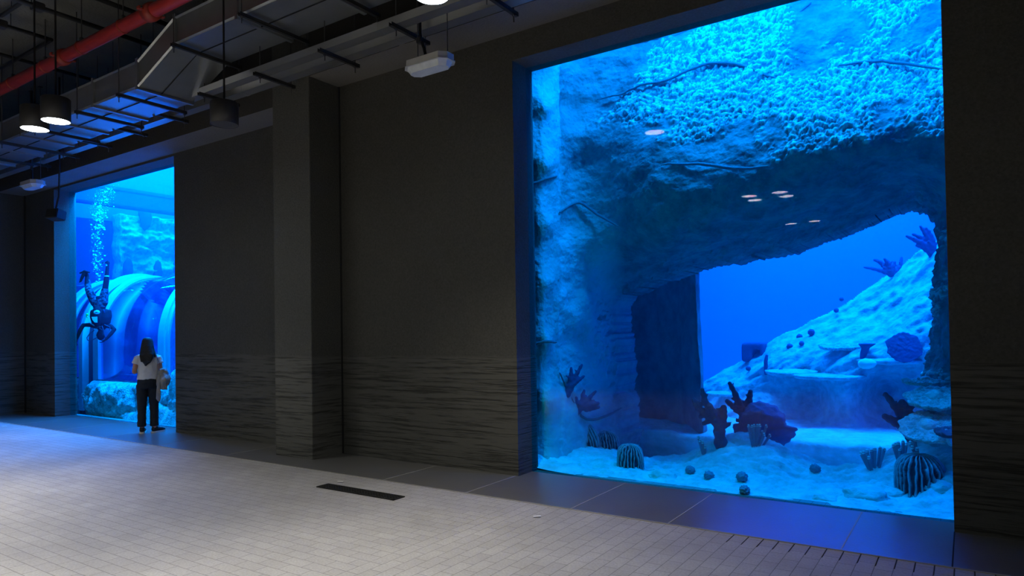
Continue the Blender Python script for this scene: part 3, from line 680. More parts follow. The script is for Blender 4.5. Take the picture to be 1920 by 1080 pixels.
sp += [Vector((1.2, 7, .1)), Vector((1.2, 8, .2)), Vector((1.2, 9, .3))]
fZ = solve_rbf([(p.x, p.y) for p in sp], [p.z for p in sp])
Us = np.linspace(-6.3, 1.2, 480); Vs = 6.995+np.linspace(0, 3.9, 240)
As, Bs = np.meshgrid(Us, Vs, indexing='ij'); hz = fZ(np.stack([As.ravel(), Bs.ravel()], 1)).reshape(As.shape); hz = np.clip(hz, -.6, 1.2)
def sand_h(x, y, h):
    e = min(1, (y-6.99)/.3)
    return h+e*(.045*frac((x, y, 0), 2.2, 4)+.028*frac((x, y*1.8, 1), 7, 4)+.04*max(0, frac((x, y*1.6, 4), 3.1, 4))-.05*max(0, frac((x, y*1.4, 9), 4.5, 4)-.25))
def sand_pos(i, j): x, y = Us[i], Vs[j]; return Vector((x, y, max(-.02, sand_h(x, y, hz[i, j])) if y < 7.05 else sand_h(x, y, hz[i, j])))
sand = sheet('sand_bed', Us, Vs, np.ones(As.shape, bool), sand_pos, M['sand'])
tag(sand, 'white sand bed with low mounds inside the large window', 'sand', kind='stuff')
def ground(x, y): return sand_h(x, y, float(np.clip(fZ([(x, y)])[0], -.5, 1.2)))
def on_sand(px, py):
    d = ray(px, py); Y = 7.0
    for k in range(400):
        p = CAM+d*(Y/d.y)
        if ground(p.x, p.y) >= p.z: return p
        Y += .01
    return p

# far bank beyond the gully, its face undercut so that it falls in shade
bm = NB(); rows = []
for i in range(150):
    x = -6.3+i*.05; row = []
    y0 = 9.95+.18*frac((x, 0, 0), .8, 3)
    prof = [(y0+.45, -.75), (y0+.38, -.45), (y0+.26, -.2), (y0+.05, -.02), (y0+.04, .07), (y0+.2, .10)]+[(y0+.2+k*.17, .10+.0*k) for k in range(1, 44)]
    for k, (y, z) in enumerate(prof):
        n = .05*frac((x, y, z), 1.5, 4)+.02*frac((x, y*1.6, z), 5, 3)
        row.append(bm.verts.new((x, y-(n if k < 5 else 0), z+(n if k >= 3 else 0))))
    rows.append(row)
for a, b in zip(rows, rows[1:]):
    for k in range(len(a)-1): bm.faces.new((a[k], b[k], b[k+1], a[k+1]))
bmesh.ops.recalc_face_normals(bm, faces=bm.faces[:])
tag(obj('sand_bank', bm, M['sand'], smooth=True), 'sand bank beyond the dark gully, at the foot of the reef slope', 'sand', kind='stuff')
# ------------------------------------------------------------------ left tank
# big concrete beam across the tank
bm = NB(); box(bm, -20.2, -19.8, 7.03, 17.4, 5.37, 5.84, .03); box(bm, -20.26, -19.74, 7.03, 17.4, 5.80, 5.90, .02)
tag(obj('tank_beam', bm, M['tbeam']), 'dark horizontal beam crossing high in the tank behind the left window', 'beam')
# rock panel hanging under the beam, and pale wall above
nu, nv = 150, 150
Ux = np.linspace(11.77, 17.4, nu); Vx = np.linspace(-.9, 5.9, nv)
def panel_pos(i, j):
    y, z = Ux[i], Vx[j]; p = (0, y, z)
    s = min(1, (y-11.77)/.15)
    d = .36*frac((0, y*.8+.5*z, z*1.6), .9, 4)+.17*frac((1, y, z*1.9), 2.6, 5)-.25*max(0, .12-abs(frac((5, y*.5+.2*z, z*1.3), .8, 3)))+.07*max(0, frac((4, y*1.6, z*.6), 2, 3))
    return Vector((-24+d*s, y+.05*frac((2, 0, z), 2, 3)*(1-s), z))
tag(sheet('rock_wall', Ux, Vx, np.ones((nu, nv), bool), panel_pos, M['crust'], thick=.5, thick_dir=(-1, 0, 0)), 'tall cracked rock panel under the beam, behind the acrylic tunnel', 'rock')
bm = NB(); box(bm, -24.9, -24.6, 9.0, 17.4, 5.7, 8.95); obj('wall_tank_upper', bm, M['upper'], kind='structure')
# a few dark fish-like growths on the panel are part of the rock: small dark sponges
for px, py, rx, rz, lab in ((272, 403, .22, .55, 'dark hanging sponge at the top of the rock panel'), (240, 505, .16, .40, 'dark sponge low on the rock panel, leftmost of three'), (296, 510, .17, .42, 'dark sponge low on the rock panel, middle of three'), (333, 500, .14, .42, 'dark sponge low on the rock panel, rightmost of three')):
    d = ray(px, py); q = CAM+d*(-23.85/d.x)
    bm = NB(); bmesh.ops.create_icosphere(bm, subdivisions=3, radius=1)
    for v in bm.verts:
        n = 1+.25*frac(v.co+q, 1.6, 3); v.co = Vector((v.co.x*.12*n, v.co.y*rx*n, v.co.z*rz*n*(.6+.4*abs(v.co.z))))
    tag(obj('wall_sponge', bm, M['sponge'], smooth=True, loc=q), lab, 'sponge', 'sponges on the rock panel')
# acrylic tunnel
TY, TA, TB, TZ = 8.85, 1.25, 1.55, 1.55
def arch(a, b, n=40, z0=0):
    return [(TY-a, z0)]+[(TY-a*math.cos(PI*k/n), TZ+b*math.sin(PI*k/n)) for k in range(n+1)]+[(TY+a, z0)]
def vault(bm, x0, x1, a, b, t, z0=0):
    O = arch(a+t, b+t, z0=z0); I = arch(a, b, z0=z0); n = len(O)
    R = [[bm.verts.new((x, *p)) for p in P] for x in (x0, x1) for P in (O, I)]
    o0, i0, o1, i1 = R
    for k in range(n-1):
        bm.faces.new((o0[k], o0[k+1], o1[k+1], o1[k])); bm.faces.new((i0[k], i1[k], i1[k+1], i0[k+1]))
        bm.faces.new((o0[k], i0[k], i0[k+1], o0[k+1])); bm.faces.new((o1[k], o1[k+1], i1[k+1], i1[k]))
    for k in (0, n-1): bm.faces.new((o0[k], o1[k], i1[k], i0[k]))
    bmesh.ops.recalc_face_normals(bm, faces=bm.faces[:])
tun = empty('acrylic_tunnel', (-15, TY, 0), 'clear acrylic walk-through tunnel with pale arched frames behind the left window', 'tunnel')
def tl(o): o.location = (15, -TY, 0); return o
for x0, x1 in ((-16.35, -13.85), (-13.5, -10.0), (-24.0, -18.5), (-18.2, -17.15)):
    bm = NB(); vault(bm, x0, x1, TA-.03, TB-.03, .03, .6); tl(obj('acrylic_panel', bm, M['acrylic'], tun, True))
for x0, x1, t, z0 in ((-17.12, -16.95, .14, 0), (-16.62, -16.38, .06, .55), (-13.85, -13.62, .07, .55), (-13.62, -13.5, .035, .55), (-18.5, -18.2, .06, .55)):
    bm = NB(); vault(bm, x0, x1, TA-.05, TB-.05, .05+t, z0); tl(obj('arch_frame', bm, M['ring'], tun))
bm = NB(); vault(bm, -16.95, -16.62, TA-.05, TB-.05, .05, .5); tl(obj('gasket', bm, M['ringdark'], tun))
bm = NB(); box(bm, -24, -10, TY-TA+.05, TY+TA-.05, -.9, .58); tl(obj('walkway', bm, M['ringdark'], tun))
# low reef in front of the tunnel
def mound(name, x0, x1, y0, y1, hf, mat_, label, cat, amp=.06, res=.035, kind=None, depth=.08):
    nx = int((x1-x0)/res)+1; ny = int((y1-y0)/res)+1
    bm = NB(); rows = []
    for i in range(nx):
        x = x0+(x1-x0)*i/(nx-1); row = []
        for j in range(ny):
            y = y0+(y1-y0)*j/(ny-1); z = hf(x, y)
            row.append(bm.verts.new((x+amp*.6*frac((x, y, z), 5, 3), y-amp*abs(frac((x, z, y), 4, 4)), z+amp*frac((x, y, 1), 3.3, 4))))
        rows.append(row)
    for a, b in zip(rows, rows[1:]):
        for j in range(ny-1): bm.faces.new((a[j], b[j], b[j+1], a[j+1]))
    # skirt down to the bottom
    es = [e for e in bm.edges if e.is_boundary]; r = bmesh.ops.extrude_edge_only(bm, edges=es)
    for v in [g for g in r['geom'] if isinstance(g, bmesh.types.BMVert)]: v.co.z = -.6
    bmesh.ops.recalc_face_normals(bm, faces=bm.faces[:])
    return tag(obj(name, bm, mat_, smooth=True), label, cat, kind=kind)
def wallprof(x0, x1, y0, h, w=.12):
    """vertical face at y0 rising to h with rounded lip"""
    def f(x, y):
        e = max(0, min(1, (x-x0)/.2))*max(0, min(1, (x1-x)/.2)); s = max(0, min(1, (y-y0)/w)); return -.4+(h+.4)*(s**.35)*e**.3
    return f
def facewall(name, x0, x1, y0, y1, h, label, nx=130, m='reef'):
    """rough upright face with a flat top: profile swept along x"""
    bm = NB(); rows = []
    prof = [(y0-.02, -.5)]+[(y0-.10*math.sin(PI*k/18*.5)+.10*(k/18)**3, -.3+(h+.22)*k/18) for k in range(19)]+[(y0+.10, h-.02), (y0+.2, h), (y0+.35, h), ((y0+y1)/2, h+.01), (y1, h)]
    for i in range(nx+1):
        x = x0+(x1-x0)*i/nx; row = []; e = min(1, min(i, nx-i)/4); 
        for y, z in prof:
            n = .10*frac((x, y, z), 1.6, 4)+.075*frac((x, y, z*1.2), 5, 4)+.05*cellbump((x, y, z), 7)
            top = max(0, min(1, (z-h+.12)/.1)); k = 1-.75*top
            yy = y-n*k+(1-e)*.15
            row.append(bm.verts.new((x, max(7.04, yy), z+.3*n*k)))
        rows.append(row)
    for a, b in zip(rows, rows[1:]):
        for j in range(len(a)-1): bm.faces.new((a[j], b[j], b[j+1], a[j+1]))
    bm.faces.new(rows[0]); bm.faces.new(rows[-1][::-1])
    bmesh.ops.recalc_face_normals(bm, faces=bm.faces[:])
    return tag(obj(name, bm, M[m], smooth=True), label, 'reef')
facewall('low_reef', -16.5, -11.0, 7.28, 7.62, .72, 'rough pale reef ledge in front of the tunnel, right of the big arched frame')
facewall('low_reef', -21.0, -17.25, 7.40, 7.62, .74, 'rough pale reef ledge at the far left of the left window')
# bright rock heap at the foot of the glass, and the rock rising on the right
def heap(x, y):
    u = (x+13.2)/1.75; a = math.exp(-u*u*1.3) if x < -13.2 else math.exp(-((x+13.2)/3.2)**2)
    return -.25+.60*a*math.exp(-((y-7.22)/.16)**2)+.10*frac((x, y, 0), 3, 3)
mound('reef_boulder', -15.3, -11.0, 7.05, 7.42, heap, M['crust'], 'low bright boulder at the foot of the glass behind the woman', 'boulder', .05, .03)
def rise(x, y):
    t = smooth01((x+13.9)/1.7); s = smooth01((y-7.12)/.25)
    return -.3+(2.0*float(t)+.06*frac((x, y, 2), 4, 3))*float(s)
mound('reef_boulder', -13.7, -10.9, 7.10, 8.1, rise, M['crust'], 'tall pale boulder rising behind the right edge of the left window', 'boulder', .07, .04)
bm = NB(); box(bm, -30.9, -6.4, 7.03, 17.4, -.99, -.45)
bm2 = bm; tag(obj('sand_bed', bm2, M['sand']), 'pale sand floor of the tank behind the left window', 'sand', kind='stuff')
# ceiling bend: partition rock between the two windows
bm = NB()
rows = []
for i in range(70):
    row = []
    for j in range(60):
        y = 7.05+i*.15; z = -.6+j*.16
        row.append(bm.verts.new((-10.6+.5*frac((0, y, z), .7, 4)+.12*frac((3, y, z), 3, 3), y, z)))
    rows.append(row)
for a, b in zip(rows, rows[1:]):
    for j in range(59): bm.faces.new((a[j], b[j], b[j+1], a[j+1]))
r = bmesh.ops.extrude_face_region(bm, geom=bm.faces[:]); bmesh.ops.translate(bm, verts=[v for v in r['geom'] if isinstance(v, bmesh.types.BMVert)], vec=(1.2, 0, 0))
bmesh.ops.recalc_face_normals(bm, faces=bm.faces[:])
tag(obj('rock_partition', bm, M['rock'], smooth=True), 'rock partition dividing the tank between the two windows', 'rock')
# ------------------------------------------------------------------ corals
def brain_coral(p, rx, rz, n, label, seed, m='ridge', lean=(0, 0)):
    bm = NB(); nu, nv = n*8, 30; rows = []; lay = bm.verts.layers.float.new('paling')
    for j in range(nv):
        t = j/(nv-1); a = t*PI*.5
        rad = (math.cos(a)**.55)*(1+.10*math.sin(t*3)); z = math.sin(a)**.9
        row = []
        for i in range(nu):
            th = 2*PI*i/nu; wob = frac((math.cos(th)*2+seed, math.sin(th)*2, t*2.2), 1.2, 3)
            cr = math.cos(n*th+3.2*wob); rg = 1+.10*cr*min(1, 1.6*(1-t)+.15)+.12*frac((math.cos(th)+seed, math.sin(th), t), .9, 2)
            x = rx*rad*rg*math.cos(th); y = rx*rad*rg*math.sin(th)
            vv = bm.verts.new((x+lean[0]*z, y+lean[1]*z, rz*z*(1+.05*wob)+.02*cr*(t > .05))); vv[lay] = max(0, min(1, (cr-.15)*1.6)); row.append(vv)
        rows.append(row)
    for a, b in zip(rows, rows[1:]):
        for i in range(nu): bm.faces.new((a[i], a[(i+1) % nu], b[(i+1) % nu], b[i]))
    bm.faces.new(rows[0][::-1]); bm.faces.new(rows[-1]); bmesh.ops.recalc_face_normals(bm, faces=bm.faces[:])
    return tag(obj('ridged_coral', bm, M[m], smooth=True, loc=p-Vector((0, 0, .02))), label, 'coral', 'ridged dome corals')
p = on_sand(1722, 932); brain_coral(p+Vector((0, .25, 0)), .205, .37, 26, 'largest ridged dome coral, at the lower right corner of the large window', 3)
p = on_sand(1172, 878); brain_coral(p+Vector((0, .15, -.01)), .155, .28, 24, 'ridged dome coral in the sand in front of the dark cave', 8)
p = on_sand(1092, 836); brain_coral(p+Vector((0, .15, 0)), .16, .30, 24, 'ridged dome coral leaning on the rock at the far lower left of the large window', 12, lean=(-.1, 0))
p = on_sand(1128, 842); brain_coral(p+Vector((0, .2, 0)), .145, .22, 22, 'low ridged coral just right of the leaning one at the lower left', 21, lean=(-.03, 0))
# small ball corals on the sand
for k, (px, py, r, lab) in enumerate(((1292, 890, .055, 'small lumpy ball coral, leftmost on the sand of the large window'), (1327, 901, .058, 'small lumpy ball coral, second from left on the sand'), (1389, 904, .060, 'small lumpy ball coral, third from left on the sand'), (1394, 929, .055, 'small lumpy ball coral closest to the glass'), (1527, 888, .058, 'small lumpy ball coral alone at the right on the sand'))):
    p = on_sand(px, py); bm = NB(); bmesh.ops.create_icosphere(bm, subdivisions=4, radius=1)
    for v in bm.verts:
        c = cellbump(v.co+Vector((k*3, 0, 0)), 2.6); v.co = v.co*(r*(.86+.34*c)); v.co.z *= .95
    tag(obj('ball_coral', bm, M['coral'], smooth=True, loc=p+Vector((0, r*.8, r*.75))), lab, 'coral', 'ball corals on the sand')
# antler corals: stems given as side view in metres, leaned into depth
def antler(p, branches, label, m='darkcoral', s=1.0, knob=True, name='branch_coral'):
    bm = NB(); rnd = random.Random(len(label))
    for pts, r0, r1 in branches:
        q = []
        dy = rnd.uniform(-.25, .25)
        for i, (x, z) in enumerate(pts): q.append(Vector((x*.87, x*.5+dy*i*.12, z))*s)
        n = 7; P = []; R = []
        for i in range(len(q)-1):
            for k in range(n):
                f = k/n; a = (i+f)/(len(q)-1); P.append(q[i].lerp(q[i+1], f)); R.append(1.3*(r0*(1-a)+r1*a)*s*(1+.16*math.sin(9*a*len(q)+r0*90)))
        P.append(q[-1]); R.append(1.3*r1*s); tube(bm, P, R, 10)
        if knob:
            for i in range(2, len(P)-1, 4):
                d = Vector((rnd.uniform(-1, 1), rnd.uniform(-1, 1), rnd.uniform(.2, 1))).normalized(); tube(bm, [P[i], P[i]+d*(R[i]*1.9)], [R[i]*.6, R[i]*.3], 6)
    o = obj(name, bm, M[m], smooth=True, loc=p)
    voxel(o, .011*min(s, 1), 2)
    return tag(o, label, 'coral', 'antler corals')
def pxb(base, dep, lst):
    """branches drawn from the photo around a base point, in metres at that distance"""
    bx, by = base; k = dep/FPX
    return [([((x-bx)*k, (by-y)*k) for x, y in pts], r0*k, r1*k) for pts, r0, r1 in lst]
def depth(p): return (p-CAM).dot(cF)
p = on_sand(1350, 835)
antler(p, pxb((1350, 828), depth(p), [([(1352, 832), (1350, 800), (1343, 775), (1331, 756), (1329, 738)], 8, 2.5), ([(1347, 790), (1330, 778), (1317, 768), (1312, 756)], 6, 3), ([(1350, 795), (1356, 785), (1358, 768)], 7, 4), ([(1343, 785), (1326, 793)], 4, 3), ([(1350, 800), (1363, 795)], 5, 3), ([(1338, 775), (1322, 782)], 4, 3), ([(1352, 790), (1349, 772)], 5, 3)]), 'dark antler coral beside the pillar edge, left of the dark boulder', s=1.18)
p = on_sand(1395, 822)+Vector((-.18, .9, -.1))
antler(p, pxb((1385, 800), depth(p), [([(1386, 815), (1383, 780), (1376, 757), (1369, 735), (1361, 716)], 7, 2.5), ([(1380, 768), (1366, 757), (1354, 745)], 5, 3), ([(1380, 765), (1387, 748), (1391, 730)], 6, 3), ([(1382, 772), (1390, 766), (1397, 757)], 4, 2.5), ([(1376, 757), (1370, 748)], 5, 3), ([(1384, 776), (1368, 776)], 3.5, 2.5)]), 'dark antler coral with spread tips standing behind the dark boulder', s=1.18)
p = on_sand(1715, 850)+Vector((-.02, .4, 0))
antler(p, pxb((1712, 850), depth(p), [([(1714, 860), (1708, 825), (1697, 805), (1682, 785), (1668, 766)], 10, 3), ([(1702, 818), (1688, 812), (1668, 800)], 8, 4), ([(1705, 815), (1700, 790), (1694, 778)], 8, 4), ([(1710, 830), (1722, 812), (1727, 800)], 8, 5)]), 'dark antler coral leaning left in front of the speckled table corals', s=1.18)
for base, lst, lab in (((1062, 752), [([(1052, 752), (1064, 738), (1074, 720), (1080, 702), (1089, 685)], 6, 2), ([(1074, 722), (1084, 714), (1094, 706)], 4, 2), ([(1068, 732), (1072, 705), (1073, 690)], 5, 2), ([(1064, 740), (1060, 722)], 4, 2)], 'blue antler coral growing from the rock at the left, the upper of two'),
                       ((1085, 775), [([(1080, 776), (1090, 762), (1092, 740), (1094, 733)], 5, 2), ([(1088, 766), (1104, 748), (1118, 734)], 5, 2), ([(1092, 764), (1110, 758), (1124, 756)], 5, 3), ([(1086, 768), (1082, 745)], 4, 2), ([(1096, 758), (1112, 752)], 4, 2), ([(1100, 768), (1120, 764)], 4, 3)], 'blue antler coral growing from the rock at the left, the lower of two')):
    p = on_rock(*base, .05); antler(p, pxb(base, depth(p), lst), lab, 'sponge')
for base, lst, lab in (((1748, 480), [([(1752, 486), (1745, 462), (1730, 446), (1714, 438)], 6, 2), ([(1748, 468), (1738, 440), (1728, 424)], 5, 2), ([(1750, 470), (1748, 445), (1738, 428)], 5, 2), ([(1742, 462), (1722, 452), (1703, 442)], 5, 2), ([(1750, 478), (1733, 464), (1720, 460)], 5, 2)], 'dark antler coral at the top right corner of the arch'),
                       ((1668, 512), [([(1670, 515), (1660, 500), (1650, 490), (1640, 486)], 5, 2), ([(1668, 512), (1668, 496), (1660, 486)], 5, 2), ([(1676, 514), (1688, 500), (1690, 484)], 4, 2), ([(1666, 512), (1645, 505), (1622, 500)], 4, 1.5), ([(1672, 510), (1678, 492)], 4, 2)], 'dark low antler coral on the crest of the reef slope')):
    p = on_slope(*base, .1); antler(p, pxb(base, depth(p), lst), lab, 'sponge')
# dark boulder
p = on_sand(1400, 826)+Vector((.05, .75, -.05))
bm = NB(); bmesh.ops.create_icosphere(bm, subdivisions=5, radius=1)
for v in bm.verts:
    c = v.co.copy(); n = 1+.22*frac(c+Vector((5, 1, 2)), 1.3, 4)+.04*frac(c, 6, 3); top = .92 if c.z > .55 else 1
    sx = .30*(1.35 if c.z < 0 else 1)
    v.co = Vector((c.x*sx*n, c.y*.3*n, max(-.3, c.z*.30*n*top)))
tag(obj('reef_boulder', bm, M['sponge'], smooth=True, loc=p+Vector((-.06, .1, .13))), 'dark rounded boulder behind the sand mound, beside the antler corals', 'boulder')
# tube corals with pale tips
def tubes(p, lst, dep, base, label, m='coral'):
    t = empty('tube_coral', p, label, 'coral', 'tube corals with pale tips'); k = dep/FPX; rnd = random.Random(int(base[0]))
    for x, y in lst:
        bm = NB(); tb = NB()
        e = Vector(((x-base[0])*k*.87, (x-base[0])*k*.5+rnd.uniform(-.06, .06), (base[1]-y)*k)); b = Vector((e.x*.25, e.y*.25, -.05))
        tube(bm, [b, b.lerp(e, .5)+Vector((0, 0, -.01)), e], [.011, .013, .017], 8)
        tube(tb, [e+Vector((0, 0, -.004)), e+Vector((0, 0, .012))], [.018, .013], 8)
        st = obj('stalk', bm, M[m], t, True); o = obj('tip', tb, M['tip'], st, True); o['label'] = 'pale tip'
for base, lst, dep, lab in (((1415, 838), [(1403, 800), (1409, 801), (1414, 799), (1420, 799), (1426, 798), (1436, 800), (1428, 811), (1434, 814), (1441, 818)], 0, 'tube coral with pale tips on the mound before the dark boulder'),
                            ((1640, 880), [(1615, 851), (1621, 848), (1627, 846), (1634, 846), (1641, 843), (1650, 842), (1658, 843), (1630, 858)], 0, 'tube coral with pale tips, left of the pair at the right sand edge'),
                            ((1692, 868), [(1676, 836), (1681, 833), (1686, 831), (1694, 829), (1698, 838), (1688, 842)], 0, 'tube coral with pale tips, right of the pair at the right sand edge'),
                            ((1727, 856), [(1708, 831), (1715, 824), (1712, 838), (1720, 842)], 0, 'thin tube coral right above the largest ridged coral'),
                            ((1322, 850), [(1311, 820), (1319, 829), (1323, 838), (1314, 826)], 0, 'thin tube coral at the right foot of the dark cave')):
    p = on_sand(*base); tubes(p, lst, depth(p), base, lab)
# table corals
def table(p, rx, ry, label, m='table', th=.05, lump=.03, stem=.25, name='table_coral', tilt=(0, 0), leg=True, group='table corals'):
    t = empty(name, p, label, 'coral', group); t.rotation_euler = (tilt[0], tilt[1], 0)
    bm = NB(); nr, na = 22, 72; rows = []; sd = p.x*7+p.y
    for side in (0, 1):
        for i in range(nr+1):
            f = (i/nr if side == 0 else 1-i/nr)
            if side == 1 and i == 0: continue
            row = []
            for k in range(na):
                th_ = 2*PI*k/na; e = 1+.12*frac((math.cos(th_)*1.5+sd, math.sin(th_)*1.5, 0), 1.3, 3)+.03*frac((math.cos(th_)*6+sd, math.sin(th_)*6, 0), 1.3, 2)
                x = rx*f*e*math.cos(th_); y = ry*f*e*math.sin(th_)
                if side == 0: z = lump*cellbump((x+sd, y, 0), 17)+lump*.5*cellbump((x, y+sd, 3), 34)-.02*f*f
                else: z = -th*(1-.55*f)-.02*f*f
                row.append(bm.verts.new((x, y, z)))
            rows.append(row)
    for a, b in zip(rows, rows[1:]):
        for k in range(na): bm.faces.new((a[k], a[(k+1) % na], b[(k+1) % na], b[k]))
    bm.faces.new(rows[0]); bm.faces.new(rows[-1]); bmesh.ops.recalc_face_normals(bm, faces=bm.faces[:]); obj('plate', bm, M[m], t, True)
    if leg:
        bm = NB(); tube(bm, [(0, 0, -th*.5), (.01, .02, -stem*.5), (.04, .05, -stem)], [rx*.34, rx*.2, rx*.24], 12); obj('stem', bm, M['rock'], t, True)
    return t
table(at(1752, 743, 8.15), .27, .27, 'speckled table coral at the right edge of the large window, the upper of two', tilt=(.33, 0), stem=.2)
table(at(1740, 797, 7.85), .25, .25, 'speckled table coral at the right edge of the large window, lower of two', tilt=(.55, 0), stem=.24)
table(at(1735, 713, 8.7), .22, .22, 'thin table coral seen edge-on above the speckled ones at the right edge', tilt=(.03, 0), stem=.2)
table(at(1775, 806, 7.6), .10, .12, 'small dark plate at the right edge between the table corals', m='darkcoral', tilt=(.2, .1), stem=.15)
# rock that carries the table corals at the right edge
bm = NB(); bmesh.ops.create_icosphere(bm, subdivisions=5, radius=1)
for v in bm.verts:
    c = v.co.copy(); n = 1+.25*frac(c+Vector((1, 7, 2)), 1.2, 4)+.06*frac(c, 5, 4); v.co = Vector((c.x*.36*n, c.y*.6*n, c.z*.95*n))
q = at(1790, 800, 8.8)
tag(obj('reef_boulder', bm, M['rock'], smooth=True, loc=(q.x+.36, q.y+.25, .2)), 'upright pale boulder at the right edge carrying the table corals', 'boulder')
# ledge plates on the slope
for px, py, rx, lab, m, tl_ in ((1483, 694, .42, 'flat plate coral low on the reef slope, leftmost of the lower pair', 'rock', .10), (1553, 702, .52, 'flat plate coral low on the reef slope, right of the lower pair', 'rock', .04), (1580, 645, .36, 'bright rimmed plate coral in the middle of the reef slope', 'table', .22), (1668, 673, .46, 'broad plate coral high at the right of the reef slope', 'rock', .02), (1360, 735, .35, 'plate coral behind the left antler coral', 'rock', .05)):
    q = on_slope(px, py, .12); table(q, rx, rx*.6, lab, m=m, lump=.012, tilt=(tl_, 0), leg=False, th=.10, name='plate_coral', group='plate corals on the reef slope')
q = on_slope(1626, 682, .35); bm = NB(); ball(bm, (0, 0, 0), .13, 20, 14, (1, .7, .62))
for v in bm.verts: v.co += Vector((0, 0, .02*frac(v.co*8, 1, 3)))
tag(obj('lobe_coral', bm, M['pale'], smooth=True, loc=q), 'small bright greenish lobe coral on the reef slope', 'coral')
# round dark growths
for k, (px, py, r, lab) in enumerate(((1481, 650, 5.5, 'dark round urchin low on the ridge of the reef slope'), (1499, 632, 5.5, 'dark round urchin, second up the ridge of the slope'), (1521, 623, 6, 'dark round urchin, third up the ridge of the slope'), (1568, 582, 4.5, 'dark round urchin halfway up the ridge of the slope'), (1503, 644, 4.5, 'dark round urchin just below the second one on the ridge'), (1403, 691, 4.5, 'dark round urchin at the low left end of the slope'), (1578, 561, 4, 'topmost small dark urchin on the ridge of the slope'), (1464, 694, 4, 'faint dark urchin left of the flat plates on the slope'))):
    q = on_slope(px, py, .10); rr = r*depth(q)/FPX; bm = NB(); bmesh.ops.create_icosphere(bm, subdivisions=3, radius=rr)
    for v in bm.verts: v.co *= 1+.18*cellbump(v.co/rr+Vector((k, 0, 0)), 3)
    tag(obj('sea_urchin', bm, M['sponge'], smooth=True, loc=q), lab, 'sea urchin', 'dark urchins on the reef slope')
q = on_slope(1695, 651, .15)
t = table(q, .24, .24, 'large round dark sponge disc at the right of the reef slope', m='sponge', lump=.015, tilt=(1.2, .2), leg=False, name='disc_sponge', group='sponges of the reef slope'); t['category'] = 'sponge'
q = on_slope(1620, 662, .1)
bm = NB(); lathe(bm, [(.03, -.12), (.05, 0), (.06, .08), (.12, .14), (.115, .15), (.05, .10), (.0005, .08)], 24)
for v in bm.verts: v.co += Vector((.3*v.co.z, 0, 0))+.01*Vector((frac(v.co*9, 1, 2), frac(v.co*9+Vector((3, 0, 0)), 1, 2), 0))
tag(obj('barrel_sponge', bm, M['sponge'], smooth=True, loc=q), 'dark trumpet-shaped barrel sponge on the reef slope', 'sponge', 'sponges of the reef slope')
# rock block with a hole at the low end of the ridge
q = on_slope(1418, 668, -.1)
def blk(bm, x0, x1, z0, z1):
    box(bm, x0, x1, -.25, .25, z0, z1, .03)
bm = NB(); k = depth(q)/FPX
blk(bm, -22*k, -2*k, -10*k, 26*k); blk(bm, -20*k, 20*k, 14*k, 27*k); blk(bm, 12*k, 20*k, -4*k, 20*k)
o = obj('rock_block', bm, M['sponge'], smooth=True, loc=q); voxel(o, .03, 3)
tag(o, 'dark block of rock with a small hole at the low end of the reef slope', 'rock')
q = on_slope(1436, 690, .1); bm = NB(); tube(bm, [(0, 0, -.1), (0, 0, .12), (.02, 0, .22)], [.03, .035, .025], 10)
tag(obj('tube_sponge', bm, M['sponge'], smooth=True, loc=q), 'short dark upright sponge beside the block with a hole', 'sponge', 'sponges of the reef slope')
# far bank behind the gully and stones on the sand
for px, py, r, lab in ((1240, 893, .16, 'low rounded stone half buried in the sand right of the ridged coral'), (1622, 930, .20, 'long low stone half buried in the sand left of the largest ridged coral'), (1675, 927, .11, 'smooth small stone beside the largest ridged coral'), (1545, 938, .11, 'flat stone near the glass in the middle of the sand'), (1765, 915, .16, 'flat stone right of the largest ridged coral')):
    p = on_sand(px, py); bm = NB(); bmesh.ops.create_icosphere(bm, subdivisions=4, radius=r)
    for v in bm.verts:
        c = v.co/r; n = 1+.22*frac(c+p, 1.2, 4); v.co = Vector((v.co.x*n, v.co.y*n*.8, v.co.z*n*.42))
    tag(obj('stone', bm, M['sand'], smooth=True, loc=p+Vector((0, .05, 0))), lab, 'stone', 'stones on the sand')
# ------------------------------------------------------------------ people
M.update(
    skin=mat('skin', (.50, .25, .16), .55, spec=.35),
    hairm=mat('black_hair', (.012, .010, .010), .5, spec=.4, bump=(60, .6)),
    tee=mat('white_cotton', (.66, .64, .60), .9, bump=(14, .35)),
    trouser=mat('black_cotton', (.018, .022, .028), .85, bump=(20, .3)),
    shoe=mat('black_shoe', (.02, .02, .022), .6),
    sole=mat('white_rubber', (.75, .74, .72), .6),
    sock=mat('pink_lining', (.65, .28, .26), .8),
    bag=mat('crumpled_canvas', (.40, .36, .31), .9, bump=(9, .8), var=(7, .25, (.24, .23, .22))),
    bagin=mat('strap_and_blue_lit_canvas', (.16, .20, .27), .9, bump=(9, .6)),
    neo=mat('black_neoprene', (.012, .014, .025), .8, var=(14, .2, (.006, .008, .015)), spec=.1),
    neopat=mat('marbled_neoprene', (.10, .12, .2), .8, var=(22, .1, (.010, .012, .025)), spec=.1),
    bcd=mat('buoyancy_vest', (.011, .014, .026), .8, bump=(20, .4), spec=.1),
    badge=mat('pale_badge', (.75, .8, .85), .6), green=mat('green_knob', (.10, .85, .10), .5),
    hose=mat('rubber_hose', (.03, .05, .12), .5),
)
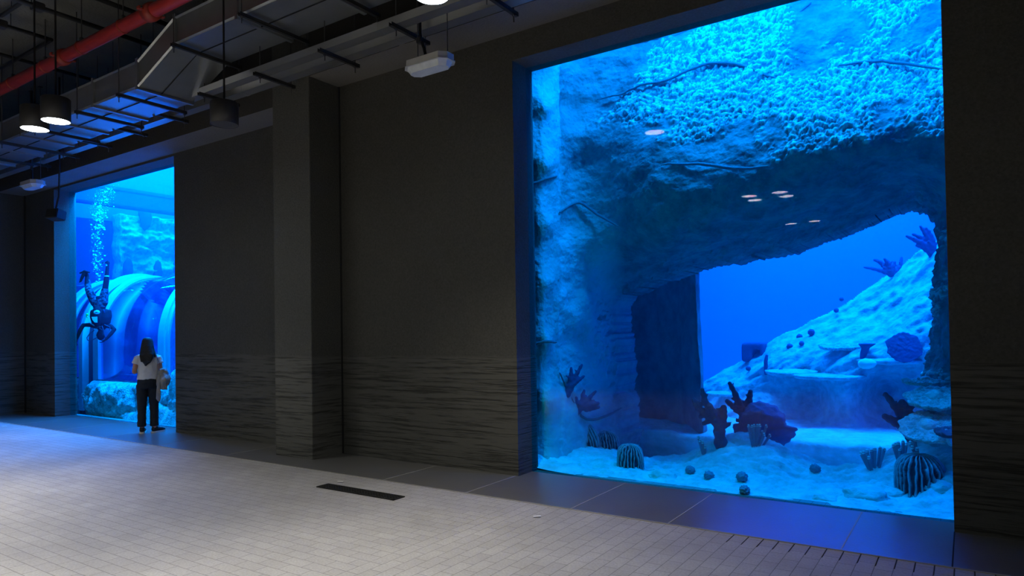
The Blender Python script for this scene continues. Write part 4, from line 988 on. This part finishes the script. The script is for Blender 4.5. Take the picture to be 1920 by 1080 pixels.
def hand(bm, w, d, n, side, s=1.0, curl=.9):
    """palm and five bent fingers; w wrist, d pointing direction, n palm normal, side = direction of the thumb"""
    d = Vector(d).normalized(); n = Vector(n); n = (n-d*n.dot(d)).normalized(); t = Vector(side); t = (t-d*t.dot(d)-n*t.dot(n)).normalized(); w = Vector(w)
    pm = w+d*.085*s
    tube(bm, [w, w+d*.03*s, w+d*.06*s, pm], [(.024*s, .018*s), (.034*s, .016*s), (.040*s, .015*s), (.038*s, .013*s)], 12, ref=t)
    for k, (o, L) in enumerate(((.030, .066), (.010, .076), (-.010, .070), (-.030, .054))):
        b = pm+t*o*s; a0 = curl*(.35+.05*k); p1 = b+(d*math.cos(a0)+n*math.sin(a0))*L*.45*s; a1 = curl*1.0; p2 = p1+(d*math.cos(a1)+n*math.sin(a1))*L*.32*s; a2 = curl*1.5; p3 = p2+(d*math.cos(a2)+n*math.sin(a2))*L*.25*s
        tube(bm, [b-d*.015*s, p1, p2, p3], [.0092*s, .0088*s, .008*s, .007*s], 8)
    b = w+d*.028*s+t*.028*s; p1 = b+(t*.75+d*.55+n*.35).normalized()*.036*s; p2 = p1+(d*.85+t*.25+n*.5).normalized()*.028*s
    tube(bm, [b-t*.012*s, p1, p2], [.012*s, .0105*s, .0085*s], 8)
# woman
WP = Vector((-11.93, 6.31, .006))
wom = empty('person', WP, 'person seen from behind in a white tee, black trousers and sneakers, watching the left window', 'person', rz=math.radians(58))
bm = NB()
tube(bm, [(0, 0, .88), (0, 0, .90), (0, .005, 1.02), (0, .005, 1.18), (0, 0, 1.30), (0, -.005, 1.365)], [(.11, .08), (.135, .095), (.122, .09), (.14, .10), (.155, .085), (.08, .06)], 20, ref=(1, 0, 0))
tube(bm, [(0, -.01, 1.34), (0, .0, 1.40), (0, .012, 1.47)], [.054, .048, .05], 14)
ball(bm, (0, .015, 1.535), 1, 20, 16, (.074, .092, .108)); ball(bm, (0, .05, 1.475), 1, 14, 10, (.05, .05, .045))
tube(bm, [(0, .10, 1.545), (0, .118, 1.515), (0, .108, 1.505)], [.010, .015, .011], 8)
for s in (-1, 1):
    ball(bm, (s*.075, .0, 1.525), 1, 10, 8, (.012, .022, .032)); ball(bm, (s*.03, .093, 1.545), .013, 10, 8); ball(bm, (s*.012, .103, 1.487), 1, 8, 6, (.02, .010, .007))
    tube(bm, [(s*.13, -.005, 1.325), (s*.168, -.01, 1.31), (s*.185, -.03, 1.19), (s*.205, -.035, 1.07)], [.05, .05, .042, .036], 14)
    tube(bm, [(s*.205, -.035, 1.07), (s*.18, .08, 1.07), (s*.13, .19, 1.10)], [.037, .034, .024], 14)
    hand(bm, (s*.13, .19, 1.10), (-s*.6, .75, .35), (-s*.6, -.2, .5), (0, .2, 1), .92)
    tube(bm, [(s*.08, 0, .86), (s*.085, .01, .68), (s*.09, .012, .47), (s*.092, -.015, .30), (s*.092, -.02, .085)], [.080, .070, .052, .048, .036], 16)
    a = -.05 if s < 0 else -.75   # the right foot is turned out
    f = Vector((-math.sin(a), math.cos(a), 0)); b = Vector((s*.092, -.03, .062)); tube(bm, [b+f*.02, b+f*.10+Vector((0, 0, -.008)), b+f*.17+Vector((0, 0, -.014))], [(.024, .034), (.022, .030), (.015, .024)], 12, ref=(0, 0, 1))
voxel(obj('body', bm, M['skin'], wom, True), .008, 4)
bm = NB()
tube(bm, [(0, 0, .93), (0, 0, .99), (0, 0, 1.10), (0, 0, 1.22), (0, -.003, 1.31), (0, -.008, 1.36), (0, -.008, 1.385)], [(.172, .128), (.168, .124), (.16, .118), (.164, .116), (.165, .102), (.125, .085), (.07, .064)], 28, ref=(1, 0, 0), cap='flat')
for s in (-1, 1): tube(bm, [(s*.11, -.005, 1.315), (s*.158, -.012, 1.295), (s*.19, -.026, 1.205)], [.064, .064, .060], 18, cap='flat')
tee = voxel(obj('tee_shirt', bm, M['tee'], wom, True), .008, 5)
tx = bpy.data.textures.new('folds', 'CLOUDS'); tx.noise_scale = .09; tx.noise_depth = 2
dm = tee.modifiers.new('folds', 'DISPLACE'); dm.texture = tx; dm.strength = .022; dm.mid_level = .5
bm = NB()
tube(bm, [(0, .0, .975), (0, 0, .93), (0, 0, .86), (0, 0, .78)], [(.152, .116), (.162, .127), (.172, .14), (.160, .135)], 24, ref=(1, 0, 0), cap='flat')
for s in (-1, 1): tube(bm, [(s*.085, .0, .84), (s*.09, .005, .68), (s*.094, .005, .48), (s*.096, -.015, .30), (s*.098, -.02, .115)], [.098, .09, .074, .068, .070], 20, cap='flat')
tr_ = voxel(obj('trousers', bm, M['trouser'], wom, True), .009, 3)
tx2 = bpy.data.textures.new('creases', 'CLOUDS'); tx2.noise_scale = .07
dm = tr_.modifiers.new('creases', 'DISPLACE'); dm.texture = tx2; dm.strength = .014
bm = NB()
ball(bm, (0, -.005, 1.555), 1, 20, 14, (.092, .105, .098))
tube(bm, [(0, -.03, 1.60), (0, -.06, 1.50), (.005, -.10, 1.40), (0, -.135, 1.31), (-.012, -.135, 1.235), (-.02, -.13, 1.19)], [(.088, .07), (.104, .075), (.112, .058), (.098, .045), (.066, .036), (.028, .022)], 22, ref=(1, 0, 0))
tube(bm, [(.06, -.04, 1.50), (.10, -.07, 1.40), (.125, -.08, 1.33)], [.04, .03, .012], 12)
for k in range(9):
    a = -.075+k*.019; tube(bm, [(a*.8, -.10, 1.52), (a*1.2, -.15, 1.36), (a*.9-.015, -.168, 1.27-.02*abs(k-4)*.3), (a*.7-.02, -.155, 1.20+.012*abs(k-4))], [.012, .017, .014, .006], 8)
for v in bm.verts:
    if v.co.z < 1.5: v.co += noise.noise_vector(Vector((v.co.x*9, v.co.y*9, v.co.z*6)))*.022
voxel(obj('hair', bm, M['hairm'], wom, True), .008, 1)
for s in (-1, 1):
    a = -.05 if s < 0 else -.75
    f = Vector((-math.sin(a), math.cos(a), 0)); b = Vector((s*.092, -.045, 0))
    bm = NB(); tube(bm, [b+Vector((0, 0, .06)), b+f*.08+Vector((0, 0, .058)), b+f*.17+Vector((0, 0, .045)), b+f*.215+Vector((0, 0, .038))], [(.042, .042), (.042, .045), (.032, .046), (.018, .034)], 16, ref=(0, 0, 1))
    tube(bm, [b+Vector((0, 0, .05)), b+f*.02+Vector((0, 0, .105))], [(.046, .04), (.044, .038)], 14, ref=f, cap='flat')
    sh = voxel(obj('sneaker', bm, M['shoe'], wom, True), .006, 2)
    sh['label'] = 'black sneaker with a white sole, ' + ('pointing at the glass' if s < 0 else 'turned to the right')
    bm = NB(); side = Vector((f.y, -f.x, 0))
    out = [(-.05, .0), (-.042, .03), (.0, .042), (.09, .044), (.17, .046), (.215, .034), (.235, 0)]
    poly = [b+f*u+side*v for u, v in out]+[b+f*u-side*v for u, v in out[-2:0:-1]]
    prism(bm, [(q.x, q.y) for q in poly], 'z', .0, .026); obj('sole', bm, M['sole'], sh)
    bm = NB()
    for k in range(3):
        c = b+f*(.07+.028*k)+Vector((0, 0, .102-.010*k)); tube(bm, [c-side*.026, c+side*.026], [.005, .005], 6)
    obj('lace', bm, M['sole'], sh)
    bm = NB(); tube(bm, [b+Vector((0, 0, .085))+f*.012, b+Vector((0, 0, .122))+f*.012], [(.040, .036), (.039, .035)], 14, cap='flat'); obj('sock', bm, M['sock'], wom, True)
# tote bag
bag = empty('tote_bag', WP, 'crumpled beige tote bag hanging from the right shoulder of the person', 'bag', rz=math.radians(58))
bm = NB()
tube(bm, [(.235, -.075, 1.09), (.24, -.08, 1.02), (.245, -.085, .92), (.25, -.085, .82), (.25, -.085, .775)], [(.07, .03), (.085, .055), (.10, .075), (.095, .06), (.06, .03)], 28, ref=(1, 0, 0))
bmesh.ops.subdivide_edges(bm, edges=bm.edges[:], cuts=3, use_grid_fill=True)
for v in bm.verts:
    n = noise.noise_vector(Vector((v.co.x*13, v.co.y*13, v.co.z*8)))*.040+noise.noise_vector(v.co*26)*.016; v.co += n
bb = obj('pouch', bm, M['bag'], bag, True); bb.modifiers.new('s', 'SUBSURF').levels = 1; bb.modifiers['s'].render_levels = 1
bm = NB()
for y, x in ((-.10, .18), (-.05, .20)): tube(bm, [(x, y+.02, 1.08), (x-.02, y-.03, 1.22), (.145, -.09, 1.33), (.13, -.02, 1.405), (.14, .06, 1.37), (.19, .09, 1.22), (.235, .0, 1.08)], [(.004, .014)]*7, 8, ref=(1, .3, 0))
obj('strap', bm, M['bagin'], bag, True)
bm = NB(); tube(bm, [(.30, -.055, 1.05), (.325, -.06, .95), (.32, -.07, .83)], [(.02, .05), (.028, .07), (.015, .05)], 16, ref=(1, 0, 0)); obj('blue_lit_side', bm, M['bagin'], bag, True)  # blue side painted in for the window's blue light on the bag
bm = NB(); tube(bm, [(.185, -.13, .98), (.175, -.14, .86), (.17, -.14, .70), (.172, -.135, .60), (.175, -.13, .555)], [(.02, .012), (.024, .012), (.034, .013), (.038, .012), (.02, .008)], 14, ref=(1, 0, 0))
for v in bm.verts: v.co += noise.noise_vector(v.co*14)*.008
obj('loose_strap', bm, M['bag'], bag, True)

# diver, head down
DY = 7.40; DO = at(189, 593.2, DY); dk = (DO-CAM).dot(cF)/FPX
VR = Vector((cR.x*1, cR.y*1, 0)); 
drz = math.atan2(.66, .75)
vd = Vector((DO.x, DO.y, 0)).normalized(); vr = Vector((-vd.y*-1, vd.x*-1, 0)) if False else Vector((vd.y, -vd.x, 0))
fx = vr.dot(Vector((math.cos(drz), math.sin(drz), 0)))
def dv(zx, zy, y=0.0): return Vector(((zx-335)/5.68*dk/fx, y, (700-zy)/5.68*dk))
div = empty('person', DO, 'scuba diver in a black wetsuit swimming head down behind the left window', 'person', rz=drz)
bm = NB()
tube(bm, [dv(325, 520), dv(322, 570), dv(328, 640), dv(335, 720), dv(340, 790), dv(340, 815)], [(.10, .09), (.125, .10), (.115, .095), (.15, .11), (.165, .10), (.10, .08)], 18, ref=(1, 0, 0))
tube(bm, [dv(340, 810), dv(338, 850, -.02)], [.058, .052], 12)
ball(bm, dv(337, 900, -.02), 1, 18, 14, (.078, .092, .115)); ball(bm, dv(337, 930, .05), 1, 10, 8, (.04, .035, .03))
tube(bm, [dv(337, 905, .06), dv(337, 890, .085)], [.012, .016], 8)
for s in (-1, 1): ball(bm, dv(337, 900, -.02)+Vector((s*.08, 0, 0)), 1, 8, 6, (.012, .02, .03))
# legs
tube(bm, [dv(285, 560), dv(258, 480, -.04), dv(235, 410, -.06), dv(216, 340, .0), dv(203, 275, .05)], [.088, .080, .062, .056, .04], 14)
tube(bm, [dv(360, 560), dv(366, 480), dv(378, 395), dv(388, 320), dv(392, 250)], [.088, .080, .060, .058, .042], 14)
tube(bm, [dv(392, 250), dv(398, 180), dv(402, 120, .02)], [.042, .036, .026], 12)
tube(bm, [dv(203, 275, .05), dv(200, 240, .02), dv(200, 220, -.06)], [.042, .04, .028], 12)
# arms
tube(bm, [dv(295, 805), dv(240, 790), dv(180, 790, -.02)], [.056, .048, .040], 14); tube(bm, [dv(180, 790, -.02), dv(155, 850, -.05), dv(132, 930, -.06)], [.042, .042, .028], 14)
tube(bm, [dv(390, 800), dv(430, 810), dv(470, 842, -.06)], [.056, .048, .040], 14); tube(bm, [dv(470, 842, -.06), dv(445, 895, -.12), dv(412, 945, -.16)], [.042, .038, .028], 14)
hand(bm, dv(132, 930, -.06), (-.2, 0, -1), (1, .2, 0), (0, -1, .1), 1.0, .5)
hand(bm, dv(412, 945, -.16), (-.75, 0, -.65), (.3, 0, .6), (0, -1, 0), 1.0, .8)
voxel(obj('body', bm, M['neo'], div, True), .009, 3)
bm = NB()   # patterned leggings
tube(bm, [dv(325, 520), dv(322, 565), dv(326, 610)], [(.125, .115), (.140, .115), (.130, .108)], 18, ref=(1, 0, 0), cap='flat')
tube(bm, [dv(287, 560), dv(259, 480, -.04), dv(235, 410, -.06), dv(218, 350, .0), dv(209, 300, .035)], [.096, .088, .069, .062, .047], 14, cap='flat')
tube(bm, [dv(358, 560), dv(366, 480), dv(376, 405)], [.096, .088, .068], 14, cap='flat')
voxel(obj('leggings', bm, M['neopat'], div, True), .010, 3)
bm = NB()   # vest
tube(bm, [dv(330, 625), dv(332, 660), dv(338, 720), dv(340, 775), dv(342, 800)], [(.14, .13), (.19, .15), (.205, .155), (.185, .14), (.12, .10)], 22, ref=(1, 0, 0), cap='flat')
for zx in (262, 410): tube(bm, [dv(zx, 650), dv(zx, 700), dv(zx+5*(1 if zx < 300 else -1), 750)], [.05, .062, .045], 12)
voxel(obj('vest', bm, M['bcd'], div, True), .011, 3)
bm = NB()   # cylinder on the back (towards the hall)
tube(bm, [dv(340, 610, -.19), dv(340, 630, -.19), dv(340, 760, -.19), dv(340, 785, -.19)], [.055, .088, .088, .06], 22)
cyl = obj('air_cylinder', bm, M['bcd'], div, True)
bm = NB(); tube(bm, [dv(340, 790, -.19), dv(340, 815, -.19)], [.02, .024], 10); tube(bm, [dv(320, 812, -.19), dv(365, 812, -.19)], [.016, .016], 8); obj('valve', bm, M['steel'], cyl, True)
bm = NB(); ball(bm, dv(352, 660, -.272), 1, 20, 12, (.066, .018, .046)); obj('badge', bm, M['badge'], div, True)
bm = NB(); box(bm, -.022, .022, -.004, .0, -.006, .006); o = obj('badge_lettering', bm, M['bcd'], div); o.location = dv(352, 660, -.288)
bm = NB(); A = [dv(308, 708, -.283), dv(356, 706, -.283), dv(356, 768, -.283), dv(334, 766, -.283), dv(316, 740, -.283)]
prism(bm, [(q.x, q.z) for q in A], 'y', -.287, -.262); obj('pale_panel', bm, M['badge'], div)
bm = NB(); ball(bm, dv(232, 680, -.10), .026, 12, 10); tube(bm, [dv(228, 700, -.1), dv(236, 712, -.1)], [.02, .014], 8); obj('green_knob', bm, M['green'], div, True)
for pts, r in (([(300, 850), (262, 880), (236, 925), (240, 950), (262, 956), (300, 940), (325, 925)], .010), ([(372, 805), (388, 850), (392, 890), (404, 930)], .012), ([(350, 800), (352, 830), (385, 850), (380, 900)], .010), ([(258, 770), (285, 795), (330, 830)], .009), ([(395, 790), (445, 815), (440, 850)], .009)):
    bm = NB(); tube(bm, [dv(x, y, -.14) for x, y in pts], r, 8); obj('hose', bm, M['hose'], div, True)
bm = NB(); tube(bm, [dv(240, 700, -.13), dv(262, 765, -.14), dv(300, 798, -.13)], .008, 6); o = obj('pale_line', bm, M['badge'], div, True)
bm = NB(); tube(bm, [dv(300, 760, .0), dv(300, 640, -.12)], .02, 8); tube(bm, [dv(385, 760, .0), dv(385, 640, -.12)], .02, 8); obj('harness', bm, M['hose'], div, True)
# fins
bm = NB(); A = [dv(196, 215, -.05), dv(212, 250, -.02), dv(175, 330, -.06), dv(155, 342, -.08), dv(165, 290, -.07), dv(182, 240, -.06)]
prism(bm, [(q.x, q.z) for q in A], 'y', -.075, -.055); obj('fin', bm, M['neo'], div)
bm = NB(); tube(bm, [dv(160, 238, -.05), dv(200, 222, -.05), dv(244, 232, -.05)], [.016, .03, .014], 8); obj('fin_strap', bm, M['neo'], div, True)
bm = NB(); tube(bm, [dv(402, 130, .02), dv(400, 112, .02), dv(372, 130, .0), dv(350, 132, .0)], [.034, .03, .014, .01], 8); obj('fin', bm, M['neo'], div, True)
bm = NB(); tube(bm, [dv(374, 271), dv(408, 271)], .046, 10, cap='flat'); bm.free()
bm = NB(); lathe(bm, [(.05, -.012), (.052, 0), (.05, .012)], 18); o = obj('ankle_band', bm, M['badge'], div, True); o.location = dv(391, 272)
# bubbles
rnd = random.Random(5)
def plume(f):
    """photo position of the plume's centre and half width, f 0 (diver) .. 1 (top)"""
    y = 525-f*185; x = 184+10*f*f-7*math.sin(PI*min(1, f*1.15))+3; w = 4+13*f+3*math.sin(f*9); return x, y, w
first = None
for i in range(130):
    f = rnd.random()**.9; x, y, w = plume(f); x += rnd.gauss(0, w*.75); r = rnd.choice((.9, 1.1, 1.3, 1.6, 2.1))
    q = at(x, y+rnd.uniform(-4, 4), rnd.uniform(7.25, 7.55)); rr = r*(q-CAM).dot(cF)/FPX
    if q.z > 4.9: continue
    if first is None:
        bm = NB(); bmesh.ops.create_icosphere(bm, subdivisions=2, radius=1)
        first = obj('air_bubble', bm, M['bubble'], smooth=True); o = first
    else: o = first.copy(); COL.objects.link(o)
    o.location = q; o.scale = (rr*rnd.uniform(.9, 1.25), rr, rr*rnd.uniform(.75, 1)); o.rotation_euler = (0, rnd.uniform(-.4, .4), rnd.uniform(0, 3))
    tag(o, 'small bright air bubble in the plume rising from the diver', 'bubble', 'bubbles rising from the diver')
bm = NB()
for i in range(900):
    f = rnd.random()**.75; x, y, w = plume(f); x += rnd.gauss(0, w*.7); q = at(x, y+rnd.uniform(-4, 4), rnd.uniform(7.25, 7.55))
    if q.z > 4.95: continue
    bmesh.ops.create_icosphere(bm, subdivisions=1, radius=rnd.uniform(.25, .55)*(q-CAM).dot(cF)/FPX, matrix=Matrix.Translation(q))
tag(obj('bubble_mist', bm, M['bubble'], smooth=True), 'fine mist of tiny bubbles rising from the diver', 'bubbles', kind='stuff')
# ------------------------------------------------------------------ water and light
def area(name, loc, sx, sy, power, col, rot=(0, 0, 0)):
    ld = bpy.data.lights.new(name, 'AREA'); ld.shape = 'RECTANGLE'; ld.size = sx; ld.size_y = sy; ld.energy = power; ld.color = col
    o = bpy.data.objects.new(name, ld); COL.objects.link(o); o.location = loc; o.rotation_euler = rot; return o
BLUE = (.004, .31, 1.0)
area('unseen_tank_lamp', (.2, 7.7, 8.9), 1.6, .5, 500, BLUE)
area('unseen_tank_lamp', (-3.0, 7.5, 8.9), 2.0, .5, 90, BLUE)
area('unseen_tank_lamp', (-1.7, 7.12, 6.3), 3.6, .12, 420, BLUE, (math.radians(3), 0, 0))  # added unseen strip above the glass, brightens sand and rock face
area('unseen_tank_lamp', (-4.0, 7.13, 6.3), .7, .12, 16, BLUE)  # added unseen, fills in the dark blotches on the pillar
area('unseen_tank_lamp', (-13.9, 7.10, 5.3), 4.4, .12, 950, BLUE, (math.radians(4), 0, 0))  # added behind the lintel to brighten the low reef
area('unseen_tank_lamp', (-1.6, 12.0, 8.9), 4.5, 2.4, 3000, BLUE)
area('unseen_tank_lamp', (-4.5, 15.5, 8.9), 8.0, 2, 2400, BLUE)
area('unseen_tank_lamp', (-14.0, 9.6, 8.9), 5.0, 3, 5200, BLUE)  # added overhead so that blue light spills onto the hall floor
area('unseen_tank_lamp', (-21.5, 13, 8.9), 4.0, 6, 4200, BLUE)
wm = bpy.data.materials.new('tank_water'); wm.use_nodes = True
nt = wm.node_tree; nt.nodes.clear(); out = nt.nodes.new('ShaderNodeOutputMaterial')
sc_ = nt.nodes.new('ShaderNodeVolumeScatter'); sc_.inputs['Color'].default_value = (.02, .34, 1, 1); sc_.inputs['Density'].default_value = .055; sc_.inputs['Anisotropy'].default_value = .2
ab_ = nt.nodes.new('ShaderNodeVolumeAbsorption'); ab_.inputs['Color'].default_value = (0, .98, 1, 1); ab_.inputs['Density'].default_value = 2.2
ad_ = nt.nodes.new('ShaderNodeAddShader'); nt.links.new(sc_.outputs[0], ad_.inputs[0]); nt.links.new(ab_.outputs[0], ad_.inputs[1]); nt.links.new(ad_.outputs[0], out.inputs['Volume'])
if not globals().get('NOWATER'):
    bm = NB(); box(bm, X0+.001, X1-.001, 7.021, Y1-.001, -.95, Z1-.001)
    tag(obj('tank_water', bm, wm), 'clear blue water filling the aquarium behind both windows', 'water', kind='stuff')
w = bpy.data.worlds.new('world'); scn.world = w; w.use_nodes = True
w.node_tree.nodes['Background'].inputs[0].default_value = (0, 0, 0, 1); w.node_tree.nodes['Background'].inputs[1].default_value = 0
# ------------------------------------------------------------------ look
scn.view_settings.view_transform = 'Standard'; scn.view_settings.look = 'None'; scn.view_settings.exposure = 0; scn.view_settings.gamma = 1
cy = scn.cycles
cy.max_bounces = 8; cy.diffuse_bounces = 4; cy.glossy_bounces = 3; cy.transmission_bounces = 4; cy.transparent_max_bounces = 16; cy.volume_bounces = 0
cy.sample_clamp_indirect = 6; cy.use_denoising = True
bpy.context.view_layer.update()
